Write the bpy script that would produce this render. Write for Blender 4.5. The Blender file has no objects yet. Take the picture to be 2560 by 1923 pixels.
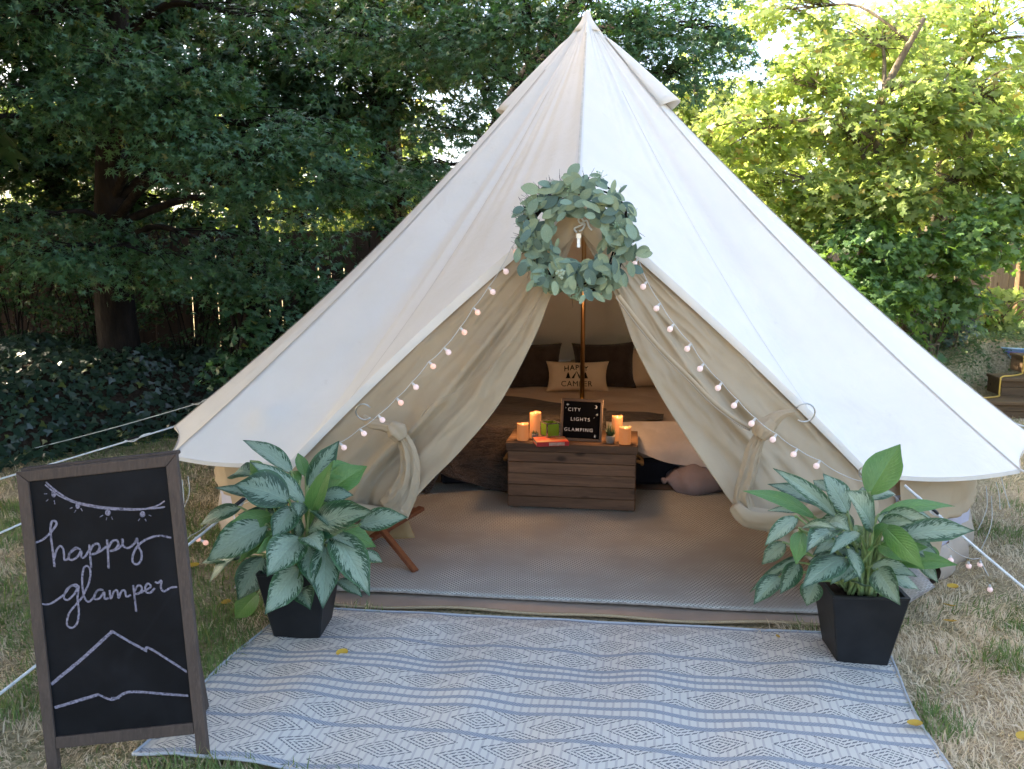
import bpy, bmesh, math, random
import numpy as np
from mathutils import Vector, Matrix, Euler

scene = bpy.context.scene
R = math.radians
PI = math.pi

# ------------------------------------------------------------------ camera
CAM_H, CAM_PITCH, FPX = 1.6, R(8.8), 2066.0
cam_d = bpy.data.cameras.new('camera')
cam = bpy.data.objects.new('camera', cam_d)
scene.collection.objects.link(cam)
cam.location = (0, 0, CAM_H)
cam.rotation_euler = (PI / 2 - CAM_PITCH, 0, 0)
cam_d.sensor_width = 36.0
cam_d.lens = FPX / 2560 * 36.0
cam_d.clip_end = 600
cam_d.clip_start = 0.05
cam_d.dof.use_dof = True
cam_d.dof.focus_distance = 3.9
cam_d.dof.aperture_fstop = 7.0
scene.camera = cam

# ------------------------------------------------------------------ sky and sun
SUN_EL, SUN_AZ = R(36), R(-72)          # azimuth from +Y towards +X: low over the trees on the left
world = bpy.data.worlds.new('World')
scene.world = world
world.use_nodes = True
wn = world.node_tree
wn.nodes.clear()
sky = wn.nodes.new('ShaderNodeTexSky')
sky.sky_type = 'NISHITA'
sky.sun_disc = False
sky.sun_elevation = SUN_EL
sky.sun_rotation = SUN_AZ
sky.air_density = 0.8
sky.dust_density = 4.0
sky.ozone_density = 1.0
bg = wn.nodes.new('ShaderNodeBackground')
bg.inputs['Strength'].default_value = 0.15
wo = wn.nodes.new('ShaderNodeOutputWorld')
tint = wn.nodes.new('ShaderNodeMix')
tint.data_type = 'RGBA'
tint.blend_type = 'MULTIPLY'
tint.inputs[0].default_value = 1.0
tint.inputs[7].default_value = (1.05, 1.0, 0.91, 1)      # camera set for open shade: the whole sky a little warmer
wn.links.new(sky.outputs[0], tint.inputs[6])
wn.links.new(tint.outputs[2], bg.inputs[0])
wn.links.new(bg.outputs[0], wo.inputs[0])
sun_d = bpy.data.lights.new('sun', 'SUN')
sun_d.energy = 5.0
sun_d.angle = R(0.53)
sun_d.color = (1.0, 0.86, 0.66)
sun = bpy.data.objects.new('sun', sun_d)
scene.collection.objects.link(sun)
to_sun = Vector((math.sin(SUN_AZ) * math.cos(SUN_EL), math.cos(SUN_AZ) * math.cos(SUN_EL), math.sin(SUN_EL)))
sun.rotation_euler = to_sun.to_track_quat('Z', 'Y').to_euler()
sun.location = to_sun * 40

vs = scene.view_settings
scene.display_settings.display_device = 'sRGB'
vs.view_transform = 'Standard'
vs.look = 'None'
vs.gamma = 1.0
vs.use_curve_mapping = False
vs.exposure = 2.7
scene.render.engine = 'CYCLES'
cy = scene.cycles
cy.use_denoising = True
cy.use_adaptive_sampling = True
cy.adaptive_threshold = 0.03
cy.max_bounces = 6
cy.diffuse_bounces = 3
cy.glossy_bounces = 3
cy.transmission_bounces = 6
cy.transparent_max_bounces = 8
cy.sample_clamp_indirect = 6.0
cy.caustics_reflective = False
cy.caustics_refractive = False

# ------------------------------------------------------------------ measuring helpers
_cf = Vector((0, math.cos(CAM_PITCH), -math.sin(CAM_PITCH)))
_cu = Vector((0, math.sin(CAM_PITCH), math.cos(CAM_PITCH)))
_co = Vector((0, 0, CAM_H))
def ray(x, y):
    return _cf + Vector((1, 0, 0)) * ((x - 1280) / FPX) + _cu * (-(y - 961.5) / FPX)
def at_z(x, y, z=0.0):
    d = ray(x, y); return _co + d * ((z - CAM_H) / d.z)
def at_y(x, y, Y):
    d = ray(x, y); return _co + d * (Y / d.y)
def at_plane(x, y, p0, n):
    d = ray(x, y); return _co + d * ((p0 - _co).dot(n) / d.dot(n))

# tent frame: u to the right, v out of the door, z up
TC = Vector((0.49, 5.7, 0))
TU = Vector((0.9945, -0.105, 0)).normalized()
TV = Vector((-0.105, -0.9945, 0)).normalized()
def T(u, v, z): return TC + TU * u + TV * v + Vector((0, 0, z))
def at_v(x, y, v): return at_plane(x, y, TC + TV * v, TV)

# ------------------------------------------------------------------ materials
def nt(name):
    m = bpy.data.materials.new(name)
    m.use_nodes = True
    n = m.node_tree
    n.nodes.clear()
    out = n.nodes.new('ShaderNodeOutputMaterial')
    return m, n, out
def lk(n, a, b): n.links.new(a, b)
def val(n, x):
    v = n.nodes.new('ShaderNodeValue'); v.outputs[0].default_value = x; return v.outputs[0]
def mth(n, op, a, b=None, c=None, clamp=False):
    q = n.nodes.new('ShaderNodeMath'); q.operation = op; q.use_clamp = clamp
    for i, x in enumerate((a, b, c)):
        if x is None: continue
        if isinstance(x, (int, float)): q.inputs[i].default_value = x
        else: lk(n, x, q.inputs[i])
    return q.outputs[0]
def mixc(n, f, a, b, mode='MIX'):
    q = n.nodes.new('ShaderNodeMix'); q.data_type = 'RGBA'; q.blend_type = mode
    if isinstance(f, (int, float)): q.inputs[0].default_value = f
    else: lk(n, f, q.inputs[0])
    for i, x in ((6, a), (7, b)):
        if isinstance(x, tuple): q.inputs[i].default_value = (*x[:3], 1)
        else: lk(n, x, q.inputs[i])
    return q.outputs[2]
def ramp(n, f, lo, hi):
    q = n.nodes.new('ShaderNodeMapRange'); q.inputs[1].default_value = lo; q.inputs[2].default_value = hi
    q.interpolation_type = 'SMOOTHSTEP'
    lk(n, f, q.inputs[0]); return q.outputs[0]
def noise(n, vec, scale, detail=4, rough=.55, dist=0):
    q = n.nodes.new('ShaderNodeTexNoise'); q.inputs['Scale'].default_value = scale
    q.inputs['Detail'].default_value = detail; q.inputs['Roughness'].default_value = rough
    q.inputs['Distortion'].default_value = dist
    if vec is not None: lk(n, vec, q.inputs['Vector'])
    return q.outputs[0]
def coords(n, kind='Object', scale=(1, 1, 1), rot=(0, 0, 0)):
    t = n.nodes.new('ShaderNodeTexCoord'); m = n.nodes.new('ShaderNodeMapping')
    m.inputs['Scale'].default_value = scale; m.inputs['Rotation'].default_value = rot
    lk(n, t.outputs[kind], m.inputs[0]); return m.outputs[0]
def bump(n, h, strength, dist=.01, normal=None):
    b = n.nodes.new('ShaderNodeBump'); b.inputs['Strength'].default_value = strength
    b.inputs['Distance'].default_value = dist; lk(n, h, b.inputs['Height'])
    if normal is not None: lk(n, normal, b.inputs['Normal'])
    return b.outputs[0]
def principled(n, col, rough=.6, spec=.3, metal=0, normal=None, emis=None, estr=0, sheen=0):
    p = n.nodes.new('ShaderNodeBsdfPrincipled')
    if isinstance(col, tuple): p.inputs['Base Color'].default_value = (*col[:3], 1)
    else: lk(n, col, p.inputs['Base Color'])
    if isinstance(rough, (int, float)): p.inputs['Roughness'].default_value = rough
    else: lk(n, rough, p.inputs['Roughness'])
    p.inputs['Specular IOR Level'].default_value = spec
    p.inputs['Metallic'].default_value = metal
    p.inputs['Sheen Weight'].default_value = sheen
    if normal is not None: lk(n, normal, p.inputs['Normal'])
    if emis is not None:
        if isinstance(emis, tuple): p.inputs['Emission Color'].default_value = (*emis[:3], 1)
        else: lk(n, emis, p.inputs['Emission Color'])
        if isinstance(estr, (int, float)): p.inputs['Emission Strength'].default_value = estr
        else: lk(n, estr, p.inputs['Emission Strength'])
    return p
def pm(name, c1, c2=None, scale=6, rough=.6, spec=.3, metal=0, bmp=0, bscale=60, stretch=(1, 1, 1), trans=0, tcol=None, sheen=0, bdist=.005):
    """a surface with two mixed tones, fine relief and, for cloth, some light let through"""
    m, n, out = nt(name)
    vec = coords(n, 'Object', stretch)
    c2 = c2 or tuple(x * .8 for x in c1)
    f = ramp(n, noise(n, vec, scale, 5), .3, .7)
    col = mixc(n, f, c1, c2)
    nor = bump(n, noise(n, vec, bscale, 3), bmp, bdist) if bmp else None
    p = principled(n, col, rough, spec, metal, nor, sheen=sheen)
    if trans:
        t = n.nodes.new('ShaderNodeBsdfTranslucent')
        if tcol: t.inputs[0].default_value = (*tcol, 1)
        else: lk(n, col, t.inputs[0])
        if nor is not None: lk(n, nor, t.inputs['Normal'])
        x = n.nodes.new('ShaderNodeMixShader'); x.inputs[0].default_value = trans
        lk(n, p.outputs[0], x.inputs[1]); lk(n, t.outputs[0], x.inputs[2])
        lk(n, x.outputs[0], out.inputs[0])
    else: lk(n, p.outputs[0], out.inputs[0])
    return m
def leafmat(name, c1, c2, trans=.35, tcol=None, rough=.45, spec=.35, c3=None):
    """foliage: tone differs from leaf to leaf, light passes through"""
    m, n, out = nt(name)
    g = n.nodes.new('ShaderNodeNewGeometry')
    col = mixc(n, g.outputs['Random Per Island'], c1, c2)
    if c3:
        f = mth(n, 'GREATER_THAN', mth(n, 'FRACT', mth(n, 'MULTIPLY', g.outputs['Random Per Island'], 37.7)), .965)
        col = mixc(n, f, col, c3)
    p = principled(n, col, rough, spec)
    t = n.nodes.new('ShaderNodeBsdfTranslucent')
    tc = mixc(n, 1.0, col, tcol or (1.5, 1.6, .55), 'MULTIPLY')
    lk(n, tc, t.inputs[0])
    x = n.nodes.new('ShaderNodeMixShader'); x.inputs[0].default_value = trans
    lk(n, p.outputs[0], x.inputs[1]); lk(n, t.outputs[0], x.inputs[2]); lk(n, x.outputs[0], out.inputs[0])
    return m
def woodmat(name, c1, c2, c3, axis=0, knots=True, rough=.65, gscale=1.0, vary=.35):
    """planks: grain along one axis, tone differing per object, knots"""
    m, n, out = nt(name)
    st = [9 * gscale, 9 * gscale, 9 * gscale]; st[axis] = .7 * gscale
    oi = n.nodes.new('ShaderNodeObjectInfo')
    tc = n.nodes.new('ShaderNodeTexCoord')
    off = n.nodes.new('ShaderNodeVectorMath'); off.operation = 'ADD'
    lk(n, tc.outputs['Object'], off.inputs[0])
    cv = n.nodes.new('ShaderNodeCombineXYZ')
    for i in range(3): lk(n, mth(n, 'MULTIPLY', oi.outputs['Random'], (37.1, 91.3, 53.7)[i]), cv.inputs[i])
    lk(n, cv.outputs[0], off.inputs[1])
    mp = n.nodes.new('ShaderNodeMapping'); mp.inputs['Scale'].default_value = st
    lk(n, off.outputs[0], mp.inputs[0])
    g1 = noise(n, mp.outputs[0], 3, 6, .65, 1.2)
    g2 = noise(n, mp.outputs[0], 14, 3, .6, .4)
    col = mixc(n, ramp(n, g1, .32, .68), c1, c2)
    col = mixc(n, mth(n, 'MULTIPLY', ramp(n, g2, .5, .75), .6), col, c3)
    if knots:
        v = n.nodes.new('ShaderNodeTexVoronoi'); v.inputs['Scale'].default_value = 1.0
        mk = n.nodes.new('ShaderNodeMapping'); s = [9, 9, 9]; s[axis] = 4.5; mk.inputs['Scale'].default_value = s
        lk(n, off.outputs[0], mk.inputs[0]); lk(n, mk.outputs[0], v.inputs['Vector'])
        k = mth(n, 'SUBTRACT', 1.0, ramp(n, v.outputs['Distance'], .06, .22))
        col = mixc(n, mth(n, 'MULTIPLY', k, .8), col, tuple(x * .35 for x in c3))
    hv = n.nodes.new('ShaderNodeHueSaturation')
    lk(n, mth(n, 'ADD', 1 - vary / 2, mth(n, 'MULTIPLY', oi.outputs['Random'], vary)), hv.inputs['Value'])
    lk(n, col, hv.inputs['Color'])
    p = principled(n, hv.outputs[0], rough, .25, 0, bump(n, g2, .35, .004))
    lk(n, p.outputs[0], out.inputs[0])
    return m

M = {}
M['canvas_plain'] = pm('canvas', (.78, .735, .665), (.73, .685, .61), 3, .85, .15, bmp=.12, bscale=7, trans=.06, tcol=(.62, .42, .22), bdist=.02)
M['canvas_shaded'] = pm('canvas_shaded', (.455, .365, .25), (.41, .325, .22), 4, .85, .15, bmp=.25, bscale=9, trans=.10, tcol=(.66, .48, .28), bdist=.02)  # same cloth as the canopy, its weaker light painted in as darker tan
m, n, out = nt('canvas'); vec = coords(n, 'Object')
c = mixc(n, ramp(n, noise(n, vec, 3, 5), .3, .7), (.765, .735, .685), (.73, .70, .645))
c = mixc(n, mth(n, 'MULTIPLY', ramp(n, noise(n, vec, 1.1, 6, .65, 1.2), .56, .74), .22), c, (.52, .46, .37))
c = mixc(n, mth(n, 'MULTIPLY', ramp(n, noise(n, vec, 9, 6, .7), .62, .80), .25), c, (.50, .44, .36))
nb_ = bump(n, noise(n, vec, 5, 5, .6, .8), .35, .02)
nb_ = bump(n, noise(n, vec, 34, 3, .6), .12, .004, nb_)
p = principled(n, c, .85, .15, 0, nb_)
t_ = n.nodes.new('ShaderNodeBsdfTranslucent'); t_.inputs[0].default_value = (.62, .42, .22, 1)
x_ = n.nodes.new('ShaderNodeMixShader'); x_.inputs[0].default_value = .06
lk(n, p.outputs[0], x_.inputs[1]); lk(n, t_.outputs[0], x_.inputs[2]); lk(n, x_.outputs[0], out.inputs[0]); M['canvas'] = m
M['canvas_dark'] = pm('canvas_dark', (.40, .34, .26), (.36, .30, .23), 6, .85, .1)
M['seam'] = pm('seam', (.60, .55, .48), (.50, .46, .40), 30, .85, .1)
M['vinyl'] = pm('vinyl', (.36, .29, .23), (.30, .245, .20), 5, .5, .4, bmp=.2, bscale=12, bdist=.02)
M['mesh'] = pm('mesh', (.62, .62, .74), (.52, .53, .66), 5, .7, .3, bmp=.2, bscale=10, trans=.3, bdist=.02)
M['rope'] = pm('rope', (.72, .74, .74), (.58, .60, .62), 120, .8, .2, bmp=.4, bscale=300)
M['rope_thin'] = pm('rope_thin', (.55, .56, .53), None, 120, .8, .2)
M['plastic_black'] = pm('plastic_black', (.012, .012, .014), None, 8, .4, .4)
M['metal'] = pm('metal', (.62, .62, .6), None, 8, .35, .5, metal=1)
M['brass'] = pm('brass', (.52, .36, .17), (.40, .26, .13), 4, .3, .5, metal=1)
M['chalk_frame'] = woodmat('chalk_frame', (.085, .063, .052), (.062, .047, .040), (.11, .085, .070), 2, False, .7, 1.6, .1)
M['leaf_maple'] = leafmat('leaf_maple', (.042, .105, .055), (.080, .160, .075), .24, (1.5, 1.7, .5), .42, .35, (.12, .14, .045))
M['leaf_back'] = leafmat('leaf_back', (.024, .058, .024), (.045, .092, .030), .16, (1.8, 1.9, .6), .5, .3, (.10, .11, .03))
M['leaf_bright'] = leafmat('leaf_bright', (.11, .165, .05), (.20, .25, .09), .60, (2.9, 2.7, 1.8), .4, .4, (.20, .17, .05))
M['leaf_bright2'] = leafmat('leaf_bright2', (.075, .150, .055), (.14, .23, .085), .48, (2.0, 1.9, .6), .38, .45)
M['ivy'] = leafmat('ivy', (.016, .038, .024), (.042, .075, .042), .10, None, .30, .5, (.10, .12, .03))
M['groundcover'] = leafmat('groundcover', (.05, .09, .028), (.10, .14, .05), .2, None, .5, .3, (.18, .14, .05))
M['bark'] = pm('bark', (.026, .021, .018), (.012, .010, .009), 7, .9, .1, bmp=.8, bscale=22, stretch=(1, 1, .3), bdist=.03)
M['bark_pale'] = pm('bark_pale', (.20, .165, .12), (.07, .055, .04), 9, .9, .1, bmp=.6, bscale=25, stretch=(1, 1, .5), bdist=.02)
M['fence'] = woodmat('fence', (.055, .034, .022), (.042, .026, .017), (.03, .019, .013), 2, True, .85, .6, .4)
M['fence_grey'] = woodmat('fence_grey', (.26, .21, .165), (.21, .165, .13), (.15, .115, .09), 2, True, .85, .6, .3)
M['step'] = woodmat('step', (.125, .078, .038), (.092, .056, .029), (.06, .037, .021), 0, True, .7, .7, .35)
M['chest'] = woodmat('chest', (.215, .126, .076), (.135, .079, .050), (.072, .044, .029), 0, True, .6, .9, .55)
M['chair_wood'] = woodmat('chair_wood', (.20, .075, .035), (.16, .055, .026), (.10, .04, .02), 2, False, .45, 1, .2)
M['soil'] = pm('soil', (.03, .02, .014), (.06, .042, .03), 40, .95, .1, bmp=1, bscale=60)
M['pot'] = pm('pot', (.009, .010, .012), (.014, .0155, .018), 9, .5, .3, bmp=.15, bscale=25)
M['grass_dry'] = leafmat('grass_dry', (.60, .49, .33), (.75, .65, .49), .3, (1.2, 1.1, .8), .7, .15, (.30, .21, .12))
M['grass_green'] = leafmat('grass_green', (.10, .165, .05), (.19, .25, .09), .25, (1.4, 1.4, .6), .6, .2, (.27, .23, .1))
M['fallen'] = pm('fallen', (.55, .36, .045), (.45, .26, .035), 20, .6, .3, trans=.2)

# ------------------------------------------------------------------ object helpers
def link(o): scene.collection.objects.link(o); return o
def tag(o, label=None, cat=None, group=None, kind=None):
    if label: o['label'] = label
    if cat: o['category'] = cat
    if group: o['group'] = group
    if kind: o['kind'] = kind
    return o
def empty(name, loc=(0, 0, 0), rot=(0, 0, 0), label=None, cat=None, group=None):
    o = bpy.data.objects.new(name, None)
    o.empty_display_size = .1
    o.location = loc; o.rotation_euler = rot
    link(o)
    return tag(o, label, cat, group)
def wmat(o):
    m = Matrix.LocRotScale(o.location, o.rotation_euler, o.scale)
    return m if o.parent is None else wmat(o.parent) @ o.matrix_parent_inverse @ m
def put(me, name, m, parent=None, world=False, smooth=False):
    """link a mesh as one object; world=True: its vertices are world coordinates although it has a parent"""
    o = bpy.data.objects.new(name, me)
    if m is not None and not me.materials: me.materials.append(m)
    if smooth: me.polygons.foreach_set('use_smooth', np.ones(len(me.polygons), dtype=bool))
    link(o)
    if parent is not None:
        o.parent = parent
        if world: o.matrix_parent_inverse = wmat(parent).inverted()
    return o
def npmesh(name, V, F):
    V = np.asarray(V, dtype=np.float32); F = np.asarray(F, dtype=np.int32)
    me = bpy.data.meshes.new(name)
    k = F.shape[1]
    me.vertices.add(len(V)); me.vertices.foreach_set('co', V.ravel())
    me.loops.add(F.size); me.loops.foreach_set('vertex_index', F.ravel())
    me.polygons.add(len(F)); me.polygons.foreach_set('loop_start', np.arange(0, F.size, k, dtype=np.int32))
    try: me.polygons.foreach_set('loop_total', np.full(len(F), k, dtype=np.int32))
    except Exception: pass
    me.update(calc_edges=True)
    return me
class MB:
    """collects faces; build() links them as one mesh object"""
    def __init__(s): s.v = []; s.f = []
    def add(s, vs_, fs):
        b = len(s.v); s.v += [tuple(p) for p in vs_]; s.f += [tuple(i + b for i in f) for f in fs]; return s
    def box(s, lo, hi, M_=None, bev=0.0):
        if bev:
            bm = bmesh.new(); bmesh.ops.create_cube(bm, size=1)
            for v in bm.verts:
                v.co = Vector([(lo[i] + hi[i]) / 2 + v.co[i] * (hi[i] - lo[i]) for i in range(3)])
            bmesh.ops.bevel(bm, geom=bm.edges[:], offset=bev, segments=1, affect='EDGES', profile=.5)
            bm.verts.index_update()
            vs_ = [v.co.copy() for v in bm.verts]; fs = [[v.index for v in f.verts] for f in bm.faces]
            bm.free()
        else:
            x0, y0, z0 = lo; x1, y1, z1 = hi
            vs_ = [Vector(p) for p in ((x0, y0, z0), (x1, y0, z0), (x1, y1, z0), (x0, y1, z0), (x0, y0, z1), (x1, y0, z1), (x1, y1, z1), (x0, y1, z1))]
            fs = [(0, 3, 2, 1), (4, 5, 6, 7), (0, 1, 5, 4), (1, 2, 6, 5), (2, 3, 7, 6), (3, 0, 4, 7)]
        if M_ is not None: vs_ = [M_ @ p for p in vs_]
        return s.add(vs_, fs)
    def bar(s, a, b, w, h, bev=0.0, up=(0, 0, 1)):
        """a box from a to b with a section of w by h"""
        a = Vector(a); b = Vector(b); x = (b - a); L = x.length; x.normalize()
        u = Vector(up)
        y = u.cross(x)
        if y.length < 1e-4: y = Vector((0, 1, 0)).cross(x)
        y.normalize(); z = x.cross(y)
        m = Matrix((x, y, z)).transposed().to_4x4(); m.translation = a
        return s.box((0, -w / 2, -h / 2), (L, w / 2, h / 2), m, bev)
    def tube(s, pts, rad, seg=8, cap=True, flat=1.0, up=None):
        pts = [Vector(p) for p in pts]; n = len(pts)
        if isinstance(rad, (int, float)): rad = [rad] * n
        b = len(s.v); prev = None
        for i, p in enumerate(pts):
            d = pts[min(i + 1, n - 1)] - pts[max(i - 1, 0)]
            if d.length < 1e-9: d = Vector((0, 0, 1))
            d.normalize()
            if prev is None:
                ref = Vector(up) if up else (Vector((0, 0, 1)) if abs(d.z) < .9 else Vector((1, 0, 0)))
                x = d.cross(ref).normalized()
            else:
                x = prev - d * prev.dot(d); x.normalize()
            prev = x; y = d.cross(x)
            for k in range(seg):
                a = 2 * PI * k / seg
                s.v.append(tuple(p + (x * math.cos(a) + y * math.sin(a) * flat) * rad[i]))
        for i in range(n - 1):
            for k in range(seg):
                k2 = (k + 1) % seg
                s.f.append((b + i * seg + k, b + i * seg + k2, b + (i + 1) * seg + k2, b + (i + 1) * seg + k))
        if cap:
            s.f.append(tuple(b + k for k in range(seg))[::-1]); s.f.append(tuple(b + (n - 1) * seg + k for k in range(seg)))
        return s
    def lathe(s, prof, center=(0, 0, 0), seg=20, cap=False):
        b = len(s.v); c = Vector(center)
        for r, z in prof:
            for k in range(seg):
                a = 2 * PI * k / seg; s.v.append((c.x + r * math.cos(a), c.y + r * math.sin(a), c.z + z))
        for i in range(len(prof) - 1):
            for k in range(seg):
                k2 = (k + 1) % seg
                s.f.append((b + i * seg + k, b + i * seg + k2, b + (i + 1) * seg + k2, b + (i + 1) * seg + k))
        if cap:
            s.f.append(tuple(b + k for k in range(seg))[::-1]); s.f.append(tuple(b + (len(prof) - 1) * seg + k for k in range(seg)))
        return s
    def ball(s, c, r, seg=8, rings=6, sq=(1, 1, 1)):
        b = len(s.v); c = Vector(c)
        s.v.append((c.x, c.y, c.z - r * sq[2]))
        for i in range(1, rings):
            t = -PI / 2 + PI * i / rings
            for k in range(seg):
                a = 2 * PI * k / seg
                s.v.append((c.x + r * sq[0] * math.cos(t) * math.cos(a), c.y + r * sq[1] * math.cos(t) * math.sin(a), c.z + r * sq[2] * math.sin(t)))
        s.v.append((c.x, c.y, c.z + r * sq[2])); top = len(s.v) - 1
        for k in range(seg):
            k2 = (k + 1) % seg
            s.f.append((b, b + 1 + k2, b + 1 + k)); s.f.append((top, top - seg + k, top - seg + k2))
        for i in range(rings - 2):
            for k in range(seg):
                k2 = (k + 1) % seg
                s.f.append((b + 1 + i * seg + k, b + 1 + i * seg + k2, b + 1 + (i + 1) * seg + k2, b + 1 + (i + 1) * seg + k))
        return s
    def grid(s, P, close=False):
        """P[i][j] points"""
        b = len(s.v); ni = len(P); nj = len(P[0])
        for row in P:
            for p in row: s.v.append(tuple(p))
        for i in range(ni - 1):
            for j in range(nj if close else nj - 1):
                j2 = (j + 1) % nj
                s.f.append((b + i * nj + j, b + i * nj + j2, b + (i + 1) * nj + j2, b + (i + 1) * nj + j))
        return s
    def mesh(s, name):
        me = bpy.data.meshes.new(name); me.from_pydata(s.v, [], s.f); me.update(); return me
    def build(s, name, m, parent=None, world=False, smooth=False):
        return put(s.mesh(name), name, m, parent, world, smooth)
def catmull(pts, n=8):
    pts = [Vector(p) for p in pts]; out = []
    for i in range(len(pts) - 1):
        p0 = pts[max(i - 1, 0)]; p1 = pts[i]; p2 = pts[i + 1]; p3 = pts[min(i + 2, len(pts) - 1)]
        for k in range(n):
            t = k / n
            out.append(.5 * ((2 * p1) + (p2 - p0) * t + (2 * p0 - 5 * p1 + 4 * p2 - p3) * t * t + (3 * p1 - p0 - 3 * p2 + p3) * t ** 3))
    out.append(pts[-1]); return out
def smooth01(x): x = np.clip(x, 0, 1); return x * x * (3 - 2 * x)
_rg = np.random.default_rng(7)
_lat = _rg.random((64, 64, 8))
def vnoise(x, y, k=0):
    """smooth value noise, arrays in, 0..1 out"""
    x = np.asarray(x, float); y = np.asarray(y, float)
    xi = np.floor(x).astype(int); yi = np.floor(y).astype(int); fx = smooth01(x - xi); fy = smooth01(y - yi)
    g = lambda a, b: _lat[a % 64, b % 64, k % 8]
    return (g(xi, yi) * (1 - fx) + g(xi + 1, yi) * fx) * (1 - fy) + (g(xi, yi + 1) * (1 - fx) + g(xi + 1, yi + 1) * fx) * fy

# ================================================================== THE SETTING
# ------------------------------------------------------------------ lawn
m, n, out = nt('lawn')
vec = coords(n, 'Object')
c = mixc(n, ramp(n, noise(n, vec, 1.3, 4), .38, .62), (.34, .26, .16), (.17, .165, .08))
c = mixc(n, ramp(n, noise(n, vec, 38, 4), .35, .7), c, (.46, .37, .23))
c = mixc(n, ramp(n, noise(n, vec, 90, 3), .55, .75), c, (.06, .045, .03))
p = principled(n, c, .95, .1, 0, bump(n, noise(n, vec, 60, 4), .8, .02))
lk(n, p.outputs[0], out.inputs[0]); M['lawn'] = m
def lawn_h(x, y):
    """raised bed behind the right of the tent, level elsewhere"""
    x = np.asarray(x, float); y = np.asarray(y, float)
    k = smooth01((y - 7.7 - 1.5 * smooth01((x - 4.2 - .8 * smooth01((y - 8.2) / .9)) / .5)) / (1.7 - 1.4 * smooth01((x - 4.2 - .8 * smooth01((y - 8.2) / .9)) / .5))) * smooth01((x - 2.2) / 1.6)
    return .62 * k - .05 * np.exp(-((x + 1.58) ** 2 + (y - 2.38) ** 2) / .1) + .02 * (vnoise(x * 1.5, y * 1.5) - .5) * smooth01((np.hypot(x - .4, y - 4.5) - 3.6) / 1.5)
xs = np.concatenate([np.linspace(-160, -12, 10), np.linspace(-10, 14, 97), np.linspace(16, 160, 10)])
ys = np.concatenate([np.linspace(-60, -4, 6), np.linspace(-3, 20, 93), np.linspace(24, 260, 12)])
GX, GY = np.meshgrid(xs, ys)
GZ = lawn_h(GX, GY)
V = np.stack([GX, GY, GZ], -1).reshape(-1, 3)
I = np.arange(len(V)).reshape(len(ys), len(xs))
F = np.stack([I[:-1, :-1], I[:-1, 1:], I[1:, 1:], I[1:, :-1]], -1).reshape(-1, 4)
tag(put(npmesh('lawn', V, F), 'lawn', M['lawn'], smooth=True), kind='structure')

# footprint of the outdoor mat, used to keep grass out of it
MAT = [Vector((-1.03, 3.60)), Vector((1.545, 3.31)), Vector((1.31, 2.04)), Vector((-1.235, 2.46))]
def in_quad(x, y, q, grow=0.0):
    cx = sum(p.x for p in q) / 4; cy_ = sum(p.y for p in q) / 4
    ok = np.ones_like(x, bool)
    for i in range(4):
        a = q[i]; b = q[(i + 1) % 4]; ex, ey = b.x - a.x, b.y - a.y; L = math.hypot(ex, ey)
        nx, ny = ey / L, -ex / L
        s = (cx - a.x) * nx + (cy_ - a.y) * ny
        if s < 0: nx, ny = -nx, -ny
        ok &= ((x - a.x) * nx + (y - a.y) * ny) > -grow
    return ok
def dry(x, y):
    d = vnoise(x * 2.1 + 5, y * 2.6 + 3, 1) * .55 + vnoise(x * 5.5, y * 6.5, 2) * .45
    return d + .10 * np.tanh(x * 1.2) + .02
def blades(name, zones, mat, seed, want, lmin, lmax, wid, flat):
    rng = np.random.default_rng(seed); PX = []; PY = []
    for x0, x1, y0, y1, per in zones:
        k = int((x1 - x0) * (y1 - y0) * per)
        PX.append(rng.uniform(x0, x1, k)); PY.append(rng.uniform(y0, y1, k))
    x = np.concatenate(PX); y = np.concatenate(PY)
    keep = ~in_quad(x, y, MAT, -.01)
    du = (x - TC.x) * TU.x + (y - TC.y) * TU.y; dv = (x - TC.x) * TV.x + (y - TC.y) * TV.y
    keep &= ~((np.hypot(du, dv) < 2.40) | ((np.abs(du) < 1.34) & (dv < 2.19) & (dv > 0)))
    keep &= want(x, y, rng) & (lawn_h(x, y) < .12)
    keep &= np.abs(x) < .66 * (y + .5) + 1.0
    x = x[keep]; y = y[keep]; N = len(x)
    z = lawn_h(x, y)
    ph = vnoise(x * 6, y * 6, 3) * 9 + rng.normal(0, .9, N)
    L = rng.uniform(lmin, lmax, N) * (0.7 + .6 * vnoise(x * 4, y * 4, 4))
    lean = np.clip(rng.normal(flat, .3, N), .05, 1.45)
    dx, dy = np.cos(ph), np.sin(ph)
    b = np.stack([x, y, z - .004], 1)
    s1 = np.stack([dx * np.sin(lean * .6), dy * np.sin(lean * .6), np.cos(lean * .6)], 1)
    s2 = np.stack([dx * np.sin(np.minimum(lean * 1.25, 1.7)), dy * np.sin(np.minimum(lean * 1.25, 1.7)), np.cos(np.minimum(lean * 1.25, 1.7))], 1)
    mid = b + s1 * (L * .5)[:, None]; tip = mid + s2 * (L * .55)[:, None]
    tip[:, 2] = np.maximum(tip[:, 2], z + .004)
    w = (wid * rng.uniform(.6, 1.3, N))[:, None] * np.stack([-dy, dx, rng.normal(0, .4, N)], 1)
    V = np.stack([b - w, b + w, mid - w * .8, mid + w * .8, tip], 1).reshape(-1, 3)
    o = (np.arange(N) * 5)[:, None]
    F = np.concatenate([o + np.array([[0, 1, 3]]), o + np.array([[0, 3, 2]]), o + np.array([[2, 3, 4]])])
    return put(npmesh(name, V, F), name, mat)
near = [(-2.9, 3.6, 1.8, 3.6, 7000), (-4.0, 5.0, 3.6, 5.2, 4000), (-5.0, 6.4, 5.2, 8.6, 1600)]
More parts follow.
